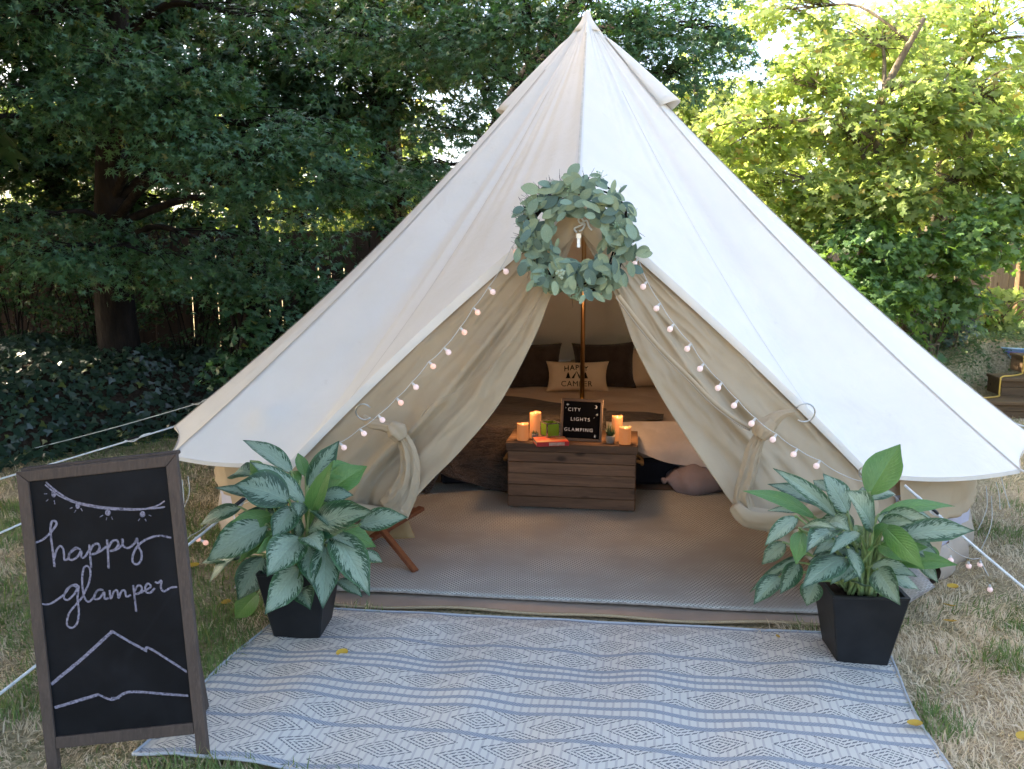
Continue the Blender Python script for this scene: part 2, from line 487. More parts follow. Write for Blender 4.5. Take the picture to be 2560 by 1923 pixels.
g = blades('dry_grass', near, M['grass_dry'], 1, lambda x, y, r: dry(x, y) + r.normal(0, .10, len(x)) > .39, .025, .062, .0020, 1.15)
tag(g, 'matted straw-coloured dry grass covering the lawn around the tent', 'grass', kind='stuff')
g = blades('green_grass', near, M['grass_green'], 2, lambda x, y, r: dry(x, y) + r.normal(0, .10, len(x)) < .46, .03, .075, .0021, .75)
tag(g, 'patches of green grass and weeds between the dry turf', 'grass', kind='stuff')

# ------------------------------------------------------------------ leaf scatter
def star(lobes, notch, drop=.12, base=-.12):
    """lobed leaf pointing along +y, built as a fan"""
    v = [(0, 0, 0), (0, base, 0)]
    A = [a for a, _ in lobes]
    bounds = [A[0] - 35] + [(A[i] + A[i + 1]) / 2 for i in range(len(A) - 1)] + [A[-1] + 35]
    ring = []
    for i, (a, l) in enumerate(lobes):
        ring.append((bounds[i], notch if i else notch * .7)); ring.append((a, l))
    ring.append((bounds[-1], notch * .7))
    for a, l in ring: v.append((math.sin(R(a)) * l, math.cos(R(a)) * l, -drop * l * l))
    f = [(0, i + 1, i) for i in range(2, len(v) - 1)]
    return np.array(v), np.array(f)
STAR5 = star([(-112, .62), (-52, .9), (0, 1.0), (52, .9), (112, .62)], .27)
MAPLE = star([(-105, .66), (-50, .92), (0, 1.0), (50, .92), (105, .66)], .50)
IVYL = star([(-75, .72), (0, 1.0), (75, .72)], .52, .1)
OVAL = (np.array([(0, -.5, 0), (.32, 0, .04), (0, .6, -.05), (-.32, 0, .04)]), np.array([(0, 1, 2), (0, 2, 3)]))
def unit(a): return a / np.maximum(np.linalg.norm(a, axis=1, keepdims=True), 1e-9)
def scatter(name, pos, nor, tip, size, shape, mat, parent=None, world=True):
    S, Fc = shape
    Z = unit(nor); Y = tip - Z * (tip * Z).sum(1, keepdims=True); Y = unit(Y); X = np.cross(Y, Z)
    V = pos[:, None, :] + size[:, None, None] * (X[:, None, :] * S[None, :, 0:1] + Y[:, None, :] * S[None, :, 1:2] + Z[:, None, :] * S[None, :, 2:3])
    F = (np.arange(len(pos)) * len(S))[:, None, None] + Fc[None]
    return put(npmesh(name, V.reshape(-1, 3), F.reshape(-1, 3)), name, mat, parent, world)
def sprays(rng, cl):
    """leaf positions for one crown cluster: flattened, drooping sprays spread through an ellipsoid"""
    c, r, ns, per, sr = cl
    c = np.array(c, float); r = np.array(r, float)
    d = unit(rng.normal(0, 1, (ns, 3))); rad = rng.random(ns) ** .45
    sc = c + d * r * rad[:, None]
    outw = d * np.array([1, 1, .15]); outw = unit(outw)
    k = np.repeat(np.arange(ns), per); N = len(k)
    a = rng.uniform(0, 2 * PI, N); q = np.sqrt(rng.random(N)) * sr * rng.uniform(.6, 1.3, ns)[k]
    off = np.stack([np.cos(a) * q, np.sin(a) * q, -.9 * q * q / max(sr, .01) * .55 + rng.normal(0, sr * .12, N)], 1)
    # tilt each spray down and outwards
    tilt = outw[k] * (off[:, 2:3] * 0) + np.stack([np.zeros(N), np.zeros(N), -(off[:, :2] * outw[k][:, :2]).sum(1) * .45], 1)
    pos = sc[k] + off + tilt
    rdir = np.stack([np.cos(a), np.sin(a), np.full(N, -.35)], 1)
    nor = np.array([0, 0, 1.0]) * .75 + outw[k] * .45 + rng.normal(0, .42, (N, 3))
    tip = rdir * .8 + outw[k] * .6 + rng.normal(0, .4, (N, 3)) + np.array([0, 0, -.25])
    return pos, nor, tip, sc
def tree(name, label, trunk, rad, clusters, size, shape, lmat, bark, seed, group=None, cat='tree', twig=.006, jitter=.35, extra=None):
    rng = np.random.default_rng(seed); rnd = random.Random(seed)
    base = Vector(trunk[0])
    e = empty(name, base, label=label, cat=cat, group=group)
    tp = catmull(trunk, 6)
    rr = [rad * (1 - .78 * i / (len(tp) - 1)) * (1.35 if i == 0 else 1) for i in range(len(tp))]
    mb = MB().tube(tp, rr, 9)
    P = []; Nn = []; Tt = []
    for cl in clusters:
        pos, nor, tip, sc = sprays(rng, cl)
        P.append(pos); Nn.append(nor); Tt.append(tip)
        cc = Vector(cl[0])
        # a limb from the trunk below the cluster
        cand = [(abs((q - cc).length - 1.0) + max(0, q.z - cc.z) * 1.5, i) for i, q in enumerate(tp) if i > 1]
        i = min(cand)[1]; q = tp[i]
        d = cc - q
        lp = catmull([q, q + d * .4 + Vector((rnd.uniform(-.15, .15), rnd.uniform(-.15, .15), .12 * d.length)), q + d * .75 + Vector((0, 0, .06 * d.length)), cc], 4)
        lr = min(rr[i] * .6, .02 + .012 * d.length)
        mb.tube(lp, [lr * (1 - .75 * k / (len(lp) - 1)) for k in range(len(lp))], 6)
        for s_ in sc[:: max(1, len(sc) // 40)]:
            s_ = Vector(s_); b = lp[rnd.randrange(len(lp) // 2, len(lp))]
            mb.tube([b, (b + s_) / 2 + Vector((0, 0, .06)), s_], [twig * 1.6, twig, twig * .4], 3, False)
    if extra: extra(mb, rnd)
    mb.build('trunk', bark, e, True, True)
    P = np.concatenate(P); Nn = np.concatenate(Nn); Tt = np.concatenate(Tt)
    sz = size * rng.uniform(1 - jitter, 1 + jitter, len(P))
    o = scatter('crown', P, Nn, Tt, sz, shape, lmat, e)
    o['kind'] = 'stuff'
    return e
def px(x, y, Y): return at_y(x, y, Y)
def cl(x, y, Y, rx, ry, rz, ns, per=36, sr=.25): return (px(x, y, Y), (rx, ry, rz), ns, per, sr)

# ------------------------------------------------------------------ trees
# the near maple whose sprays hang into the picture at the upper left
tree('maple_tree', 'maple with star-shaped blue-green leaves overhanging the lawn at the upper left', [(-3.9, 8.3, 0), (-3.95, 8.25, 1.2), (-3.8, 8.1, 2.6), (-3.5, 7.8, 4.0), (-3.2, 7.5, 5.6)], .23,
     [cl(120, 30, 6.9, .9, .6, .35, 26), cl(130, 250, 6.6, .75, .5, .22, 26), cl(330, 180, 6.5, .7, .5, .32, 30), cl(440, 260, 6.5, .5, .4, .25, 20),
      cl(560, 190, 6.7, .45, .4, .15, 16), cl(470, 350, 6.4, .55, .4, .22, 24), cl(640, 400, 6.4, .65, .45, .25, 30), cl(760, 330, 6.6, .5, .4, .18, 20),
      cl(640, 480, 6.4, .45, .35, .15, 16), cl(840, 430, 6.8, .5, .4, .25, 24), cl(280, 265, 6.5, .5, .4, .16, 18),
      cl(90, 640, 6.6, .5, .4, .14, 15), cl(190, 660, 6.5, .35, .3, .16, 12), cl(380, 640, 6.9, .5, .4, .14, 12), cl(560, 620, 7.2, .5, .4, .20, 14), cl(270, 590, 7.4, .5, .4, .16, 14), cl(440, 690, 7.6, .5, .4, .18, 14), cl(30, 560, 7.2, .5, .4, .16, 14), cl(660, 690, 7.8, .45, .4, .2, 14), cl(760, 560, 7.6, .5, .4, .14, 12),
      cl(620, 40, 6.9, .5, .4, .15, 12), cl(320, -120, 7.0, 1.2, .8, .4, 24), cl(-150, 300, 6.6, .6, .8, .8, 20), cl(760, -140, 7.0, 1.0, .7, .4, 20)],
     .050, STAR5, M['leaf_maple'], M['bark'], 11, 'maples behind the tent')
tree('maple_tree', 'maple with star-shaped leaves arching over the tent peak', [(-.6, 9.2, 0), (-.6, 9.15, 1.3), (-.3, 9.0, 2.6), (.3, 8.5, 3.6), (1.0, 8.0, 4.4)], .17,
     [cl(900, 90, 7.6, .5, .45, .22, 20), cl(1020, 120, 7.6, .45, .4, .2, 18), cl(1180, 100, 7.4, .6, .4, .3, 30), cl(1330, 60, 7.2, .6, .4, .35, 34),
      cl(1230, 220, 7.6, .4, .4, .2, 16), cl(1130, 330, 7.8, .45, .4, .25, 22), cl(1050, 430, 8.0, .35, .4, .22, 14), cl(1480, 0, 7.2, .6, .5, .35, 30),
      cl(1620, 70, 7.3, .5, .4, .3, 28), cl(1740, 70, 7.4, .45, .4, .3, 26), cl(1680, 190, 7.4, .4, .35, .22, 18), cl(1560, 150, 7.4, .35, .3, .3, 16),
      cl(1820, 110, 7.6, .35, .35, .25, 14), cl(1100, -90, 7.6, .9, .6, .4, 24), cl(1600, -150, 7.4, 1.0, .7, .45, 26)],
     .050, STAR5, M['leaf_maple'], M['bark'], 12, 'maples behind the tent')
DK = 2.1
# dark mass of trees along the left fence
def darktree(x, y, h, seed, label, cls_, rad=.2):
    return tree('shade_tree', label, [(x, y, 0), (x + .05, y, 1.5), (x - .1, y + .1, 3.2), (x, y, h)], rad, [(c0, r0, int(n0 * DK), p0, s0) for c0, r0, n0, p0, s0 in cls_], .095, STAR5, M['leaf_back'], M['bark'], seed, 'shade trees along the fence', twig=.01)

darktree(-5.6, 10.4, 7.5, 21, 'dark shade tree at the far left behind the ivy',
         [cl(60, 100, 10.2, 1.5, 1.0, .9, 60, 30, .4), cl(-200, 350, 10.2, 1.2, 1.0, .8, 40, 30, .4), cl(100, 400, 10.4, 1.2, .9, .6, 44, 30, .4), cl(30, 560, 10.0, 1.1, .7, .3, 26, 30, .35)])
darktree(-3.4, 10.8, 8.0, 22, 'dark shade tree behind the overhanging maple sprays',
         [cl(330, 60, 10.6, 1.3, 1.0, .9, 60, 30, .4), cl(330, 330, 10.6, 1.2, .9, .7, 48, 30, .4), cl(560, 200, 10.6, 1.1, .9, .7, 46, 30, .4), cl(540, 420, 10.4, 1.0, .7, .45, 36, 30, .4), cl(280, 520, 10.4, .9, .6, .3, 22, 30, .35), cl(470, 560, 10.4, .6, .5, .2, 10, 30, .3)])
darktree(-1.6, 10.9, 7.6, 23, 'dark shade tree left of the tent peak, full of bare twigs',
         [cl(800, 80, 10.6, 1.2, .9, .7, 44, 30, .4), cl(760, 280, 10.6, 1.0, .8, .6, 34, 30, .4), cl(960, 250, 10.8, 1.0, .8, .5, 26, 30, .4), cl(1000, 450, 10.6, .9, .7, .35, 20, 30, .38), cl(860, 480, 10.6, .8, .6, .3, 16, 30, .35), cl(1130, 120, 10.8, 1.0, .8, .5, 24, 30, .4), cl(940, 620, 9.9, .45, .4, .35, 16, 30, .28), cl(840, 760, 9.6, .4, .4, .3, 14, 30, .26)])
tree('shade_tree', 'tall tree above the fence behind the tent, crown spread unseen to block the sun', [(-1.8, 12.6, 0), (-1.8, 12.6, 3), (-2.0, 12.4, 6), (-2.0, 12.3, 9)], .25,  # crown widened out of view to keep sun off the tent
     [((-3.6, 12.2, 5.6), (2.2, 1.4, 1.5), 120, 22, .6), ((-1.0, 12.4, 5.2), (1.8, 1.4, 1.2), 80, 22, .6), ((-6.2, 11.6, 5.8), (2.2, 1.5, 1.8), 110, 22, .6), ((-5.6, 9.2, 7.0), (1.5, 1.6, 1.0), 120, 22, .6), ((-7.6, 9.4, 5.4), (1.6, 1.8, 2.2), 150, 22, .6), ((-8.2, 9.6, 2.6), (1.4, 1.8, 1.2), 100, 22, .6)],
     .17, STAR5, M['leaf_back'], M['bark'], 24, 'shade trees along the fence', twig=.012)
tree('shade_tree', 'unseen tree added left of the lawn, its crown shaped to block sun and skylight', [(-7.4, 4.2, 0), (-7.4, 4.2, 2.4), (-7.0, 4.0, 5.0), (-6.8, 4.0, 7)], .25,  # added out of view; clusters placed to block sun and skylight
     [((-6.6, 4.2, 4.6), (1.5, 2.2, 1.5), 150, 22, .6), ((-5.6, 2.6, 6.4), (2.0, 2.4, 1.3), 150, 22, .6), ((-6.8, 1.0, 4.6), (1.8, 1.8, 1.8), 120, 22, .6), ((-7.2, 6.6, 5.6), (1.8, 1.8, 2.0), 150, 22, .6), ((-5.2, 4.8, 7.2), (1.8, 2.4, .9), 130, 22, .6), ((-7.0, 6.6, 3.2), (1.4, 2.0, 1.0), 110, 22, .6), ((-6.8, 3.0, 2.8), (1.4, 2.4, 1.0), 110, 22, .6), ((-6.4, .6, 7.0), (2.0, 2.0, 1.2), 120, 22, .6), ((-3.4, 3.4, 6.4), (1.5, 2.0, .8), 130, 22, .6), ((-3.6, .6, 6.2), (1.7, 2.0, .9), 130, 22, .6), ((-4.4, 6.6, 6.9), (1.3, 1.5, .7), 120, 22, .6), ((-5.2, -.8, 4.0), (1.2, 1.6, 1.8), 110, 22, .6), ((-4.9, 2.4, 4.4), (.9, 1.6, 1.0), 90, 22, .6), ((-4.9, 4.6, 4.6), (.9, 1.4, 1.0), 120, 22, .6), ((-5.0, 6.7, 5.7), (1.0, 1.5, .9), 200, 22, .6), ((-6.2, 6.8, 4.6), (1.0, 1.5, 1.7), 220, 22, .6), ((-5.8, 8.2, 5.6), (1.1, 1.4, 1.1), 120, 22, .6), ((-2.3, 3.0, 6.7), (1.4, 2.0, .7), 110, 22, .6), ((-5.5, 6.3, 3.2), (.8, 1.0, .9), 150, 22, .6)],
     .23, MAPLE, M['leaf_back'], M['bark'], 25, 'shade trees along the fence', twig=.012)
# the slim trunk wrapped in ivy
def ivytrunk():
    a = [px(600, 960, 7.9), px(622, 850, 7.9), px(640, 720, 7.9), px(650, 640, 7.95), px(625, 520, 8.0), px(600, 380, 8.1)]
    a[0].z = 0.0
    tree('ivy_clad_tree', 'slim mottled trunk wrapped in ivy left of the tent', a, .10,
         [cl(700, 640, 8.3, .35, .3, .22, 10, 24, .22), cl(620, 800, 7.75, .20, .12, .45, 14, 24, .14), cl(590, 900, 7.7, .25, .15, .25, 12, 24, .16), cl(560, 700, 7.8, .22, .18, .28, 10, 24, .16), cl(690, 830, 8.0, .28, .25, .32, 14, 24, .2), cl(640, 560, 8.1, .4, .3, .2, 10, 24, .22), cl(800, 720, 8.6, .45, .35, .3, 18, 24, .25), cl(760, 640, 8.6, .45, .35, .2, 14, 24, .25)],
         .055, IVYL, M['leaf_maple'], M['bark'], 31)
ivytrunk()
# bright trees on the right
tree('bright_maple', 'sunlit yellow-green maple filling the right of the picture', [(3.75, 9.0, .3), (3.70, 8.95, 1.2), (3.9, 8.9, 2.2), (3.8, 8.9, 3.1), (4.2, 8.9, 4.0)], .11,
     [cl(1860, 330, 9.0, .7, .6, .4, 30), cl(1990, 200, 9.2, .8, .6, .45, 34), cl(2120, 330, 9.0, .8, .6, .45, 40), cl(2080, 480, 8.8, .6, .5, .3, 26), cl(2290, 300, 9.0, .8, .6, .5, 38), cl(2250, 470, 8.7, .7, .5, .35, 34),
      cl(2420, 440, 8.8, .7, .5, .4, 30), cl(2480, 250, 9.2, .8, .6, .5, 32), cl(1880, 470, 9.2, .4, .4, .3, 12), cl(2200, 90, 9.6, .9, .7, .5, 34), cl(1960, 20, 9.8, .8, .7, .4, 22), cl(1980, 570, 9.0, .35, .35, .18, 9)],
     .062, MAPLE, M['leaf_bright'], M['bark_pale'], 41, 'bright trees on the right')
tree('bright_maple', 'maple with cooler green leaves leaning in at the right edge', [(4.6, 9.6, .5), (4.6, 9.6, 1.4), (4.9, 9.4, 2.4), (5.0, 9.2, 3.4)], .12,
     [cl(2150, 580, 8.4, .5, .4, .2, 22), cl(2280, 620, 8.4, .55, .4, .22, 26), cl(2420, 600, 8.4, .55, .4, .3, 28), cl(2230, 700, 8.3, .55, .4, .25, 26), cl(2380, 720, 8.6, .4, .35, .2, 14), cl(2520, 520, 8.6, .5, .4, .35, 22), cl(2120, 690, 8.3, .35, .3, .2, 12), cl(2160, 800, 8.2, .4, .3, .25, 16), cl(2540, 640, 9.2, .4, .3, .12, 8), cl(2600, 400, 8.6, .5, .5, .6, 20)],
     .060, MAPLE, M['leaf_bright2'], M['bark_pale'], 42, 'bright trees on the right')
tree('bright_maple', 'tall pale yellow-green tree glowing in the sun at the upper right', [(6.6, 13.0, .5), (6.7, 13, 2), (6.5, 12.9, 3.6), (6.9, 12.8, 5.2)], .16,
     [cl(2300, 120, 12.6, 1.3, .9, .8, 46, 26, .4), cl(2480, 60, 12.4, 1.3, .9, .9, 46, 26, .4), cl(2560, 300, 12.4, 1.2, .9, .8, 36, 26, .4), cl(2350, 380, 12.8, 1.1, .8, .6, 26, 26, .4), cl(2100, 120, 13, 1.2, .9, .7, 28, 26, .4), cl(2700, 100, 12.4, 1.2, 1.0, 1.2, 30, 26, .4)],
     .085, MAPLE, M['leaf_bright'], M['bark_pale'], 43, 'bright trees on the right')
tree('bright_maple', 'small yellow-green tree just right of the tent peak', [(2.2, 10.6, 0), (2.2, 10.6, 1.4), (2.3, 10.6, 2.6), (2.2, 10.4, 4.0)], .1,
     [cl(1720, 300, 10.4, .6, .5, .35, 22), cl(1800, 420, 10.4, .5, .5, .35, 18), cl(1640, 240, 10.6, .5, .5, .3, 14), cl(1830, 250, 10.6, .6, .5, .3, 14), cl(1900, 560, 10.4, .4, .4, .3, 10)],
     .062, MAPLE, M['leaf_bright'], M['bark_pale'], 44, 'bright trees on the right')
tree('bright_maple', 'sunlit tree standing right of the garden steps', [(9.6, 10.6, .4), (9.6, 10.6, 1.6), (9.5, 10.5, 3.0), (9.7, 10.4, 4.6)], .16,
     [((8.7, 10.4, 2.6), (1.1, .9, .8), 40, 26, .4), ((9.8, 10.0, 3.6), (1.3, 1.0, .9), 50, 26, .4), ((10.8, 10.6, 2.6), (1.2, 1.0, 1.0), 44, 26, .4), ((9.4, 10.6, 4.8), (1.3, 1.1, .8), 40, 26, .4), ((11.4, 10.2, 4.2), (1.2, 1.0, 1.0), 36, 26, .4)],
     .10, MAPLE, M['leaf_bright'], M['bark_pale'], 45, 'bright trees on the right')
# far trees beyond the fence, in full sun
rngf = random.Random(5)
far = [(-9.5, 19, 'far sunlit tree beyond the fence, leftmost'), (-5.5, 21, 'far sunlit tree beyond the fence, second from the left'), (-2.2, 18, 'far sunlit tree glimpsed beside the left edge of the tent'), (2.5, 20, 'far sunlit tree hidden mostly by the tent'), (8.0, 19, 'far sunlit tree behind the right maples'), (12.5, 21, 'far sunlit tree at the right edge')]
for k, (x, y, lab) in enumerate(far):
    cs = []
    for j in range(7):
        cs.append(((x + rngf.uniform(-2, 2), y + rngf.uniform(-1, 1), rngf.uniform(2.2, 5.2 if k < 5 else 6)), (1.5, 1.2, .9), 26, 22, .55))
    tree('far_tree', lab, [(x, y, 0), (x, y, 1.5), (x + .2, y, 3), (x, y, 4.6)], .18, cs, .15, MAPLE, M['leaf_bright'], M['bark'], 60 + k, 'trees beyond the fence', twig=.015)

# ------------------------------------------------------------------ ivy bank on the left
def ivy_h(x, y):
    edge = np.maximum(6.04 + (x + 3.85) * 1.36, 4.6) + .25 * (vnoise(x * 1.7, y * .3, 5) - .5)
    edge = np.minimum(edge, 8.4)
    return .62 * smooth01((y - edge) / 2.6) + .05 * smooth01((y - edge) / .3) + .26 * (vnoise(x * 2.2, y * 2.2, 6) - .5) * smooth01((y - edge) / .4), (y > edge)
xs = np.linspace(-9, -.6, 60); ys = np.linspace(4.6, 9.15, 40)
GX, GY = np.meshgrid(xs, ys); H_, inn = ivy_h(GX, GY)
V = np.stack([GX, GY, np.where(inn, H_ - .06, -.06)], -1).reshape(-1, 3)
I = np.arange(len(V)).reshape(len(ys), len(xs))
F = np.stack([I[:-1, :-1], I[:-1, 1:], I[1:, 1:], I[1:, :-1]], -1).reshape(-1, 4)
tag(put(npmesh('planting_bed', V, F), 'planting_bed', M['soil'], smooth=True), kind='structure')
rng = np.random.default_rng(71)
N = 26000
x = rng.uniform(-8.5, -.7, N); y = rng.uniform(4.6, 9.0, N)
h, inn = ivy_h(x, y)
k = inn & (x > -.72 * y - .6); x = x[k]; y = y[k]; h = h[k]; N = len(x)
e_ = .05
gx = (ivy_h(x + e_, y)[0] - ivy_h(x - e_, y)[0]) / (2 * e_); gy = (ivy_h(x, y + e_)[0] - ivy_h(x, y - e_)[0]) / (2 * e_)
nor = np.stack([-gx, -gy - .35, np.ones(N)], 1) + rng.normal(0, .35, (N, 3))
o = scatter('ivy', np.stack([x, y, h + rng.uniform(-.04, .07, N)], 1), nor, np.stack([rng.normal(0, .7, N), -np.ones(N) + rng.normal(0, .6, N), -.5 * np.ones(N)], 1), rng.uniform(.035, .068, N), IVYL, M['ivy'])
tag(o, 'dense dark ivy covering the ground under the left trees', 'ivy', kind='stuff')
# low green cover on the right bank
N = 34000
x = rng.uniform(2.4, 7.5, N); y = rng.uniform(7.6, 11.5, N); h = lawn_h(x, y)
k = (h > .03) & ~((x > 4.6 + (y - 8.16) * .85) & (y < 9.3)); x = x[k]; y = y[k]; h = h[k]; N = len(x)
o = scatter('ground_cover', np.stack([x, y, h + rng.uniform(0, .10, N)], 1), np.stack([rng.normal(0, .5, N), -.5 + rng.normal(0, .4, N), np.ones(N)], 1), rng.normal(0, 1, (N, 3)), rng.uniform(.02, .05, N), OVAL, M['groundcover'])
tag(o, 'low green ground cover on the bank above the wooden steps', 'ground cover', kind='stuff')
# shrub with ivy leaves and dead twigs behind the right eave
def shrub(name, label, c_, r_, n_, size, shape, mat, seed, cat='shrub'):
    rng = np.random.default_rng(seed); rnd = random.Random(seed)
    c_ = Vector(c_); g = float(lawn_h(c_.x, c_.y)); e = empty(name, (c_.x, c_.y, g), label=label, cat=cat)
    mb = MB()
    for i in range(14):
        t = c_ + Vector((rnd.uniform(-1, 1) * r_[0], rnd.uniform(-1, 1) * r_[1], rnd.uniform(0, .8) * r_[2]))
        mb.tube(catmull([(c_.x + rnd.uniform(-.1, .1), c_.y, g), (c_ + t) / 2 + Vector((rnd.uniform(-.1, .1), -.05, 0)), t], 4), .008, 4)
    mb.build('stems', M['bark'] if name == 'evergreen_bush' else M['bark_pale'], e, True, True)
    pos, nor, tip, sc = sprays(rng, (c_, r_, n_, 22, .16))
    nor[:, 1] -= .5
    o = scatter('foliage', pos, nor, tip, size * rng.uniform(.6, 1.3, len(pos)), shape, mat, e); o['kind'] = 'stuff'
shrub('ivy_shrub', 'dark ivy shrub below the right maples', px(2370, 800, 9.2), (.4, .3, .30), 30, .05, IVYL, M['ivy'], 81)
shrub('leafy_shrub', 'mid-green shrub hanging in front of the dark ivy on the right', px(2330, 760, 8.7), (.5, .4, .3), 30, .05, MAPLE, M['leaf_bright2'], 85)
shrub('leafy_shrub', 'light green shrub at the foot of the right maple trunk', px(2200, 880, 8.6), (.5, .4, .35), 34, .06, MAPLE, M['leaf_bright2'], 82)
shrub('leafy_shrub', 'sunny yellow-green shrub in front of the right gate', px(2470, 770, 10.2), (.45, .4, .35), 24, .07, MAPLE, M['leaf_bright'], 83)
for k_, (x_, y_, Y_, lab_) in enumerate(((30, 700, 8.7, 'dark evergreen bush at the far left in front of the board fence'), (230, 730, 8.8, 'dark evergreen bush left of the big maple trunk'), (470, 700, 8.8, 'dark evergreen bush between the two trunks'), (610, 740, 8.9, 'dark evergreen bush behind the ivy-clad trunk'))):
    shrub('evergreen_bush', lab_, px(x_, y_, Y_), (.80, .35, .85), 130, .045, OVAL, M['leaf_back'], 90 + k_)
shrub('leafy_shrub', 'dark bushy evergreen by the fence left of the tent', px(760, 760, 8.9), (.6, .4, .5), 40, .035, OVAL, M['leaf_back'], 84)

# ------------------------------------------------------------------ fences
def fence(name, label, a, b, h, mat, seed, base=0.0, gap=.008):
    rnd = random.Random(seed); a = Vector(a); b = Vector(b); d = b - a; L = d.length; d.normalize(); ang = math.atan2(d.y, d.x)
    e = empty(name, (a.x, a.y, base), (0, 0, ang), label=label, cat='fence')
    w = .138; x = 0
    bm_ = MB().box((0, -.009, .04), (w, .009, h), None, .003).mesh('board')
    bm_.materials.append(mat)
    while x < L:
        o = put(bm_, 'board', None, e); o.location = (x, rnd.uniform(-.003, .003), rnd.uniform(-.015, .015)); o.rotation_euler = (0, rnd.uniform(-.004, .004), 0)
        x += w + rnd.choice((.002, .003, .004, gap, gap * 1.5, .003))
    x = 0
    while x < L + .5:
        MB().box((x, .05, 0), (x + .09, .14, h + .02), None, .004).build('post', mat, e); x += 2.4
    for z in (.35, h - .25): MB().box((0, .0105, z), (L, .049, z + .085), None, .003).build('rail', mat, e)
    return e
fence('board_fence', 'dark weathered board fence with light showing through its gaps behind the ivy', (-9.0, 9.3), (2.2, 9.75), 1.88, M['fence'], 3)
fence('board_fence', 'grey-brown board fence behind the right trees', (2.3, 12.4), (14.5, 13.2), 1.25, M['fence_grey'], 4, .55)
# gate with a strap hinge at the right edge
ge = empty('garden_gate', (7.15, 11.6, .6), (0, 0, R(3)), 'grey board gate with a strap hinge at the right edge', 'gate')
bd = MB().box((0, -.01, .04), (.138, .01, 1.1), None, .003).mesh('board'); bd.materials.append(M['fence_grey'])
for i in range(9):
    o = put(bd, 'board', None, ge); o.location = (.06 + i * .142, 0, .02 * i if i < 5 else .02 * (9 - i))
for z in (.3, .86): MB().box((.02, -.045, z), (1.34, -.011, z + .09), None, .003).build('rail', M['fence_grey'], ge)
MB().box((-.12, -.05, 0), (-.02, .05, 1.25), None, .006).build('post', M['step'], ge)
hb = MB().add([(-.1, -.053, .86), (-.02, -.053, .83), (.24, -.053, .895), (.24, -.053, .91), (-.02, -.053, .975), (-.1, -.053, .95)], [(0, 1, 2, 3, 4, 5)])
hb.add([(-.1, -.047, .86), (-.02, -.047, .83), (.24, -.047, .895), (.24, -.047, .91), (-.02, -.047, .975), (-.1, -.047, .95)], [(5, 4, 3, 2, 1, 0)])
hb.build('hinge', M['fence_grey'], ge)

# ------------------------------------------------------------------ wooden steps on the right
se = empty('garden_steps', (4.66, 8.16, -.02), (0, 0, R(-9)), 'brown timber garden steps built into the right bank', 'steps')
for k in range(3):
    x0 = .36 * k; y0 = .36 * k; z0 = .19 * k
    MB().box((x0, y0, z0 + .002), (2.4, y0 + .04, z0 + .09), None, .004).build('riser_board', M['step'], se)
    MB().box((x0, y0 + .002, z0 + .094), (2.4, y0 + .042, z0 + .152), None, .004).build('riser_board', M['step'], se)
    MB().box((x0 - .025, y0 - .03, z0 + .156), (2.4, y0 + .16, z0 + .192), None, .005).build('tread_board', M['step'], se)
    MB().box((x0 - .02, y0 + .166, z0 + .156), (2.4, y0 + .356, z0 + .191), None, .005).build('tread_board', M['step'], se)
    MB().box((x0, y0 + .044, z0 + .002), (x0 + .04, y0 + .36, z0 + .152), None, .004).build('side_board', M['step'], se)
hp = [wmat(se) @ Vector(q) for q in ((-.10, .0, .18), (-.02, .06, .203), (.14, .14, .203), (.30, .26, .203), (.325, .315, .23), (.328, .32, .34), (.35, .345, .392), (.48, .44, .394), (.64, .60, .394), (.68, .665, .42), (.685, .68, .53), (.71, .71, .583), (.9, .8, .588))]
tag(MB().tube(catmull(hp, 5), .0085, 6).build('garden_hose', pm('hose', (.62, .38, .06), (.5, .3, .05), 5, .45, .4), None, False, True), 'thin yellow hose trailing over the left ends of the wooden steps', 'hose')
# strap-leaved plant and a blue tub near the gate
ye = empty('strap_leaf_plant', px(2520, 850, 10.2), label='tall strap-leaved plant in front of the right gate', cat='plant')
rnd = random.Random(9); b0 = px(2510, 850, 10.2)
for i in range(18):
    a = rnd.uniform(-1.2, 1.2); L = rnd.uniform(.5, .95); P_ = []
    for j in range(7):
        t = j / 6; q = b0 + Vector((math.sin(a) * L * t * (.3 + .5 * t), -rnd.uniform(.0, .02) - .25 * t * t * math.cos(a), L * (t - .35 * t * t)))
        w = .018 * (1 - t) ** .6 + .002
        P_.append([q + Vector((-w, 0, 0)), q + Vector((0, .006, 0)), q + Vector((w, 0, 0))])
    MB().grid(P_).build('leaf', M['leaf_bright2'], ye, True, True)
te = empty('paddling_tub', px(2545, 905, 9.6), label='pale blue plastic tub above the wooden steps', cat='tub')
tq = te.location
MB().lathe([(.0, .0), (.24, .0), (.26, .02), (.30, .17), (.315, .175), (.315, .19), (.295, .19), (.25, .03), (0, .025)], (0, 0, 0), 24).build('basin', pm('tub', (.35, .55, .75), (.5, .65, .8), 9, .4, .4), te, False, True)
MB().lathe([(.30, .12), (.312, .125), (.312, .14), (.30, .145)], (0, 0, 0), 24).build('band', pm('tubband', (.2, .2, .6), None, 5, .4), te, False, True)

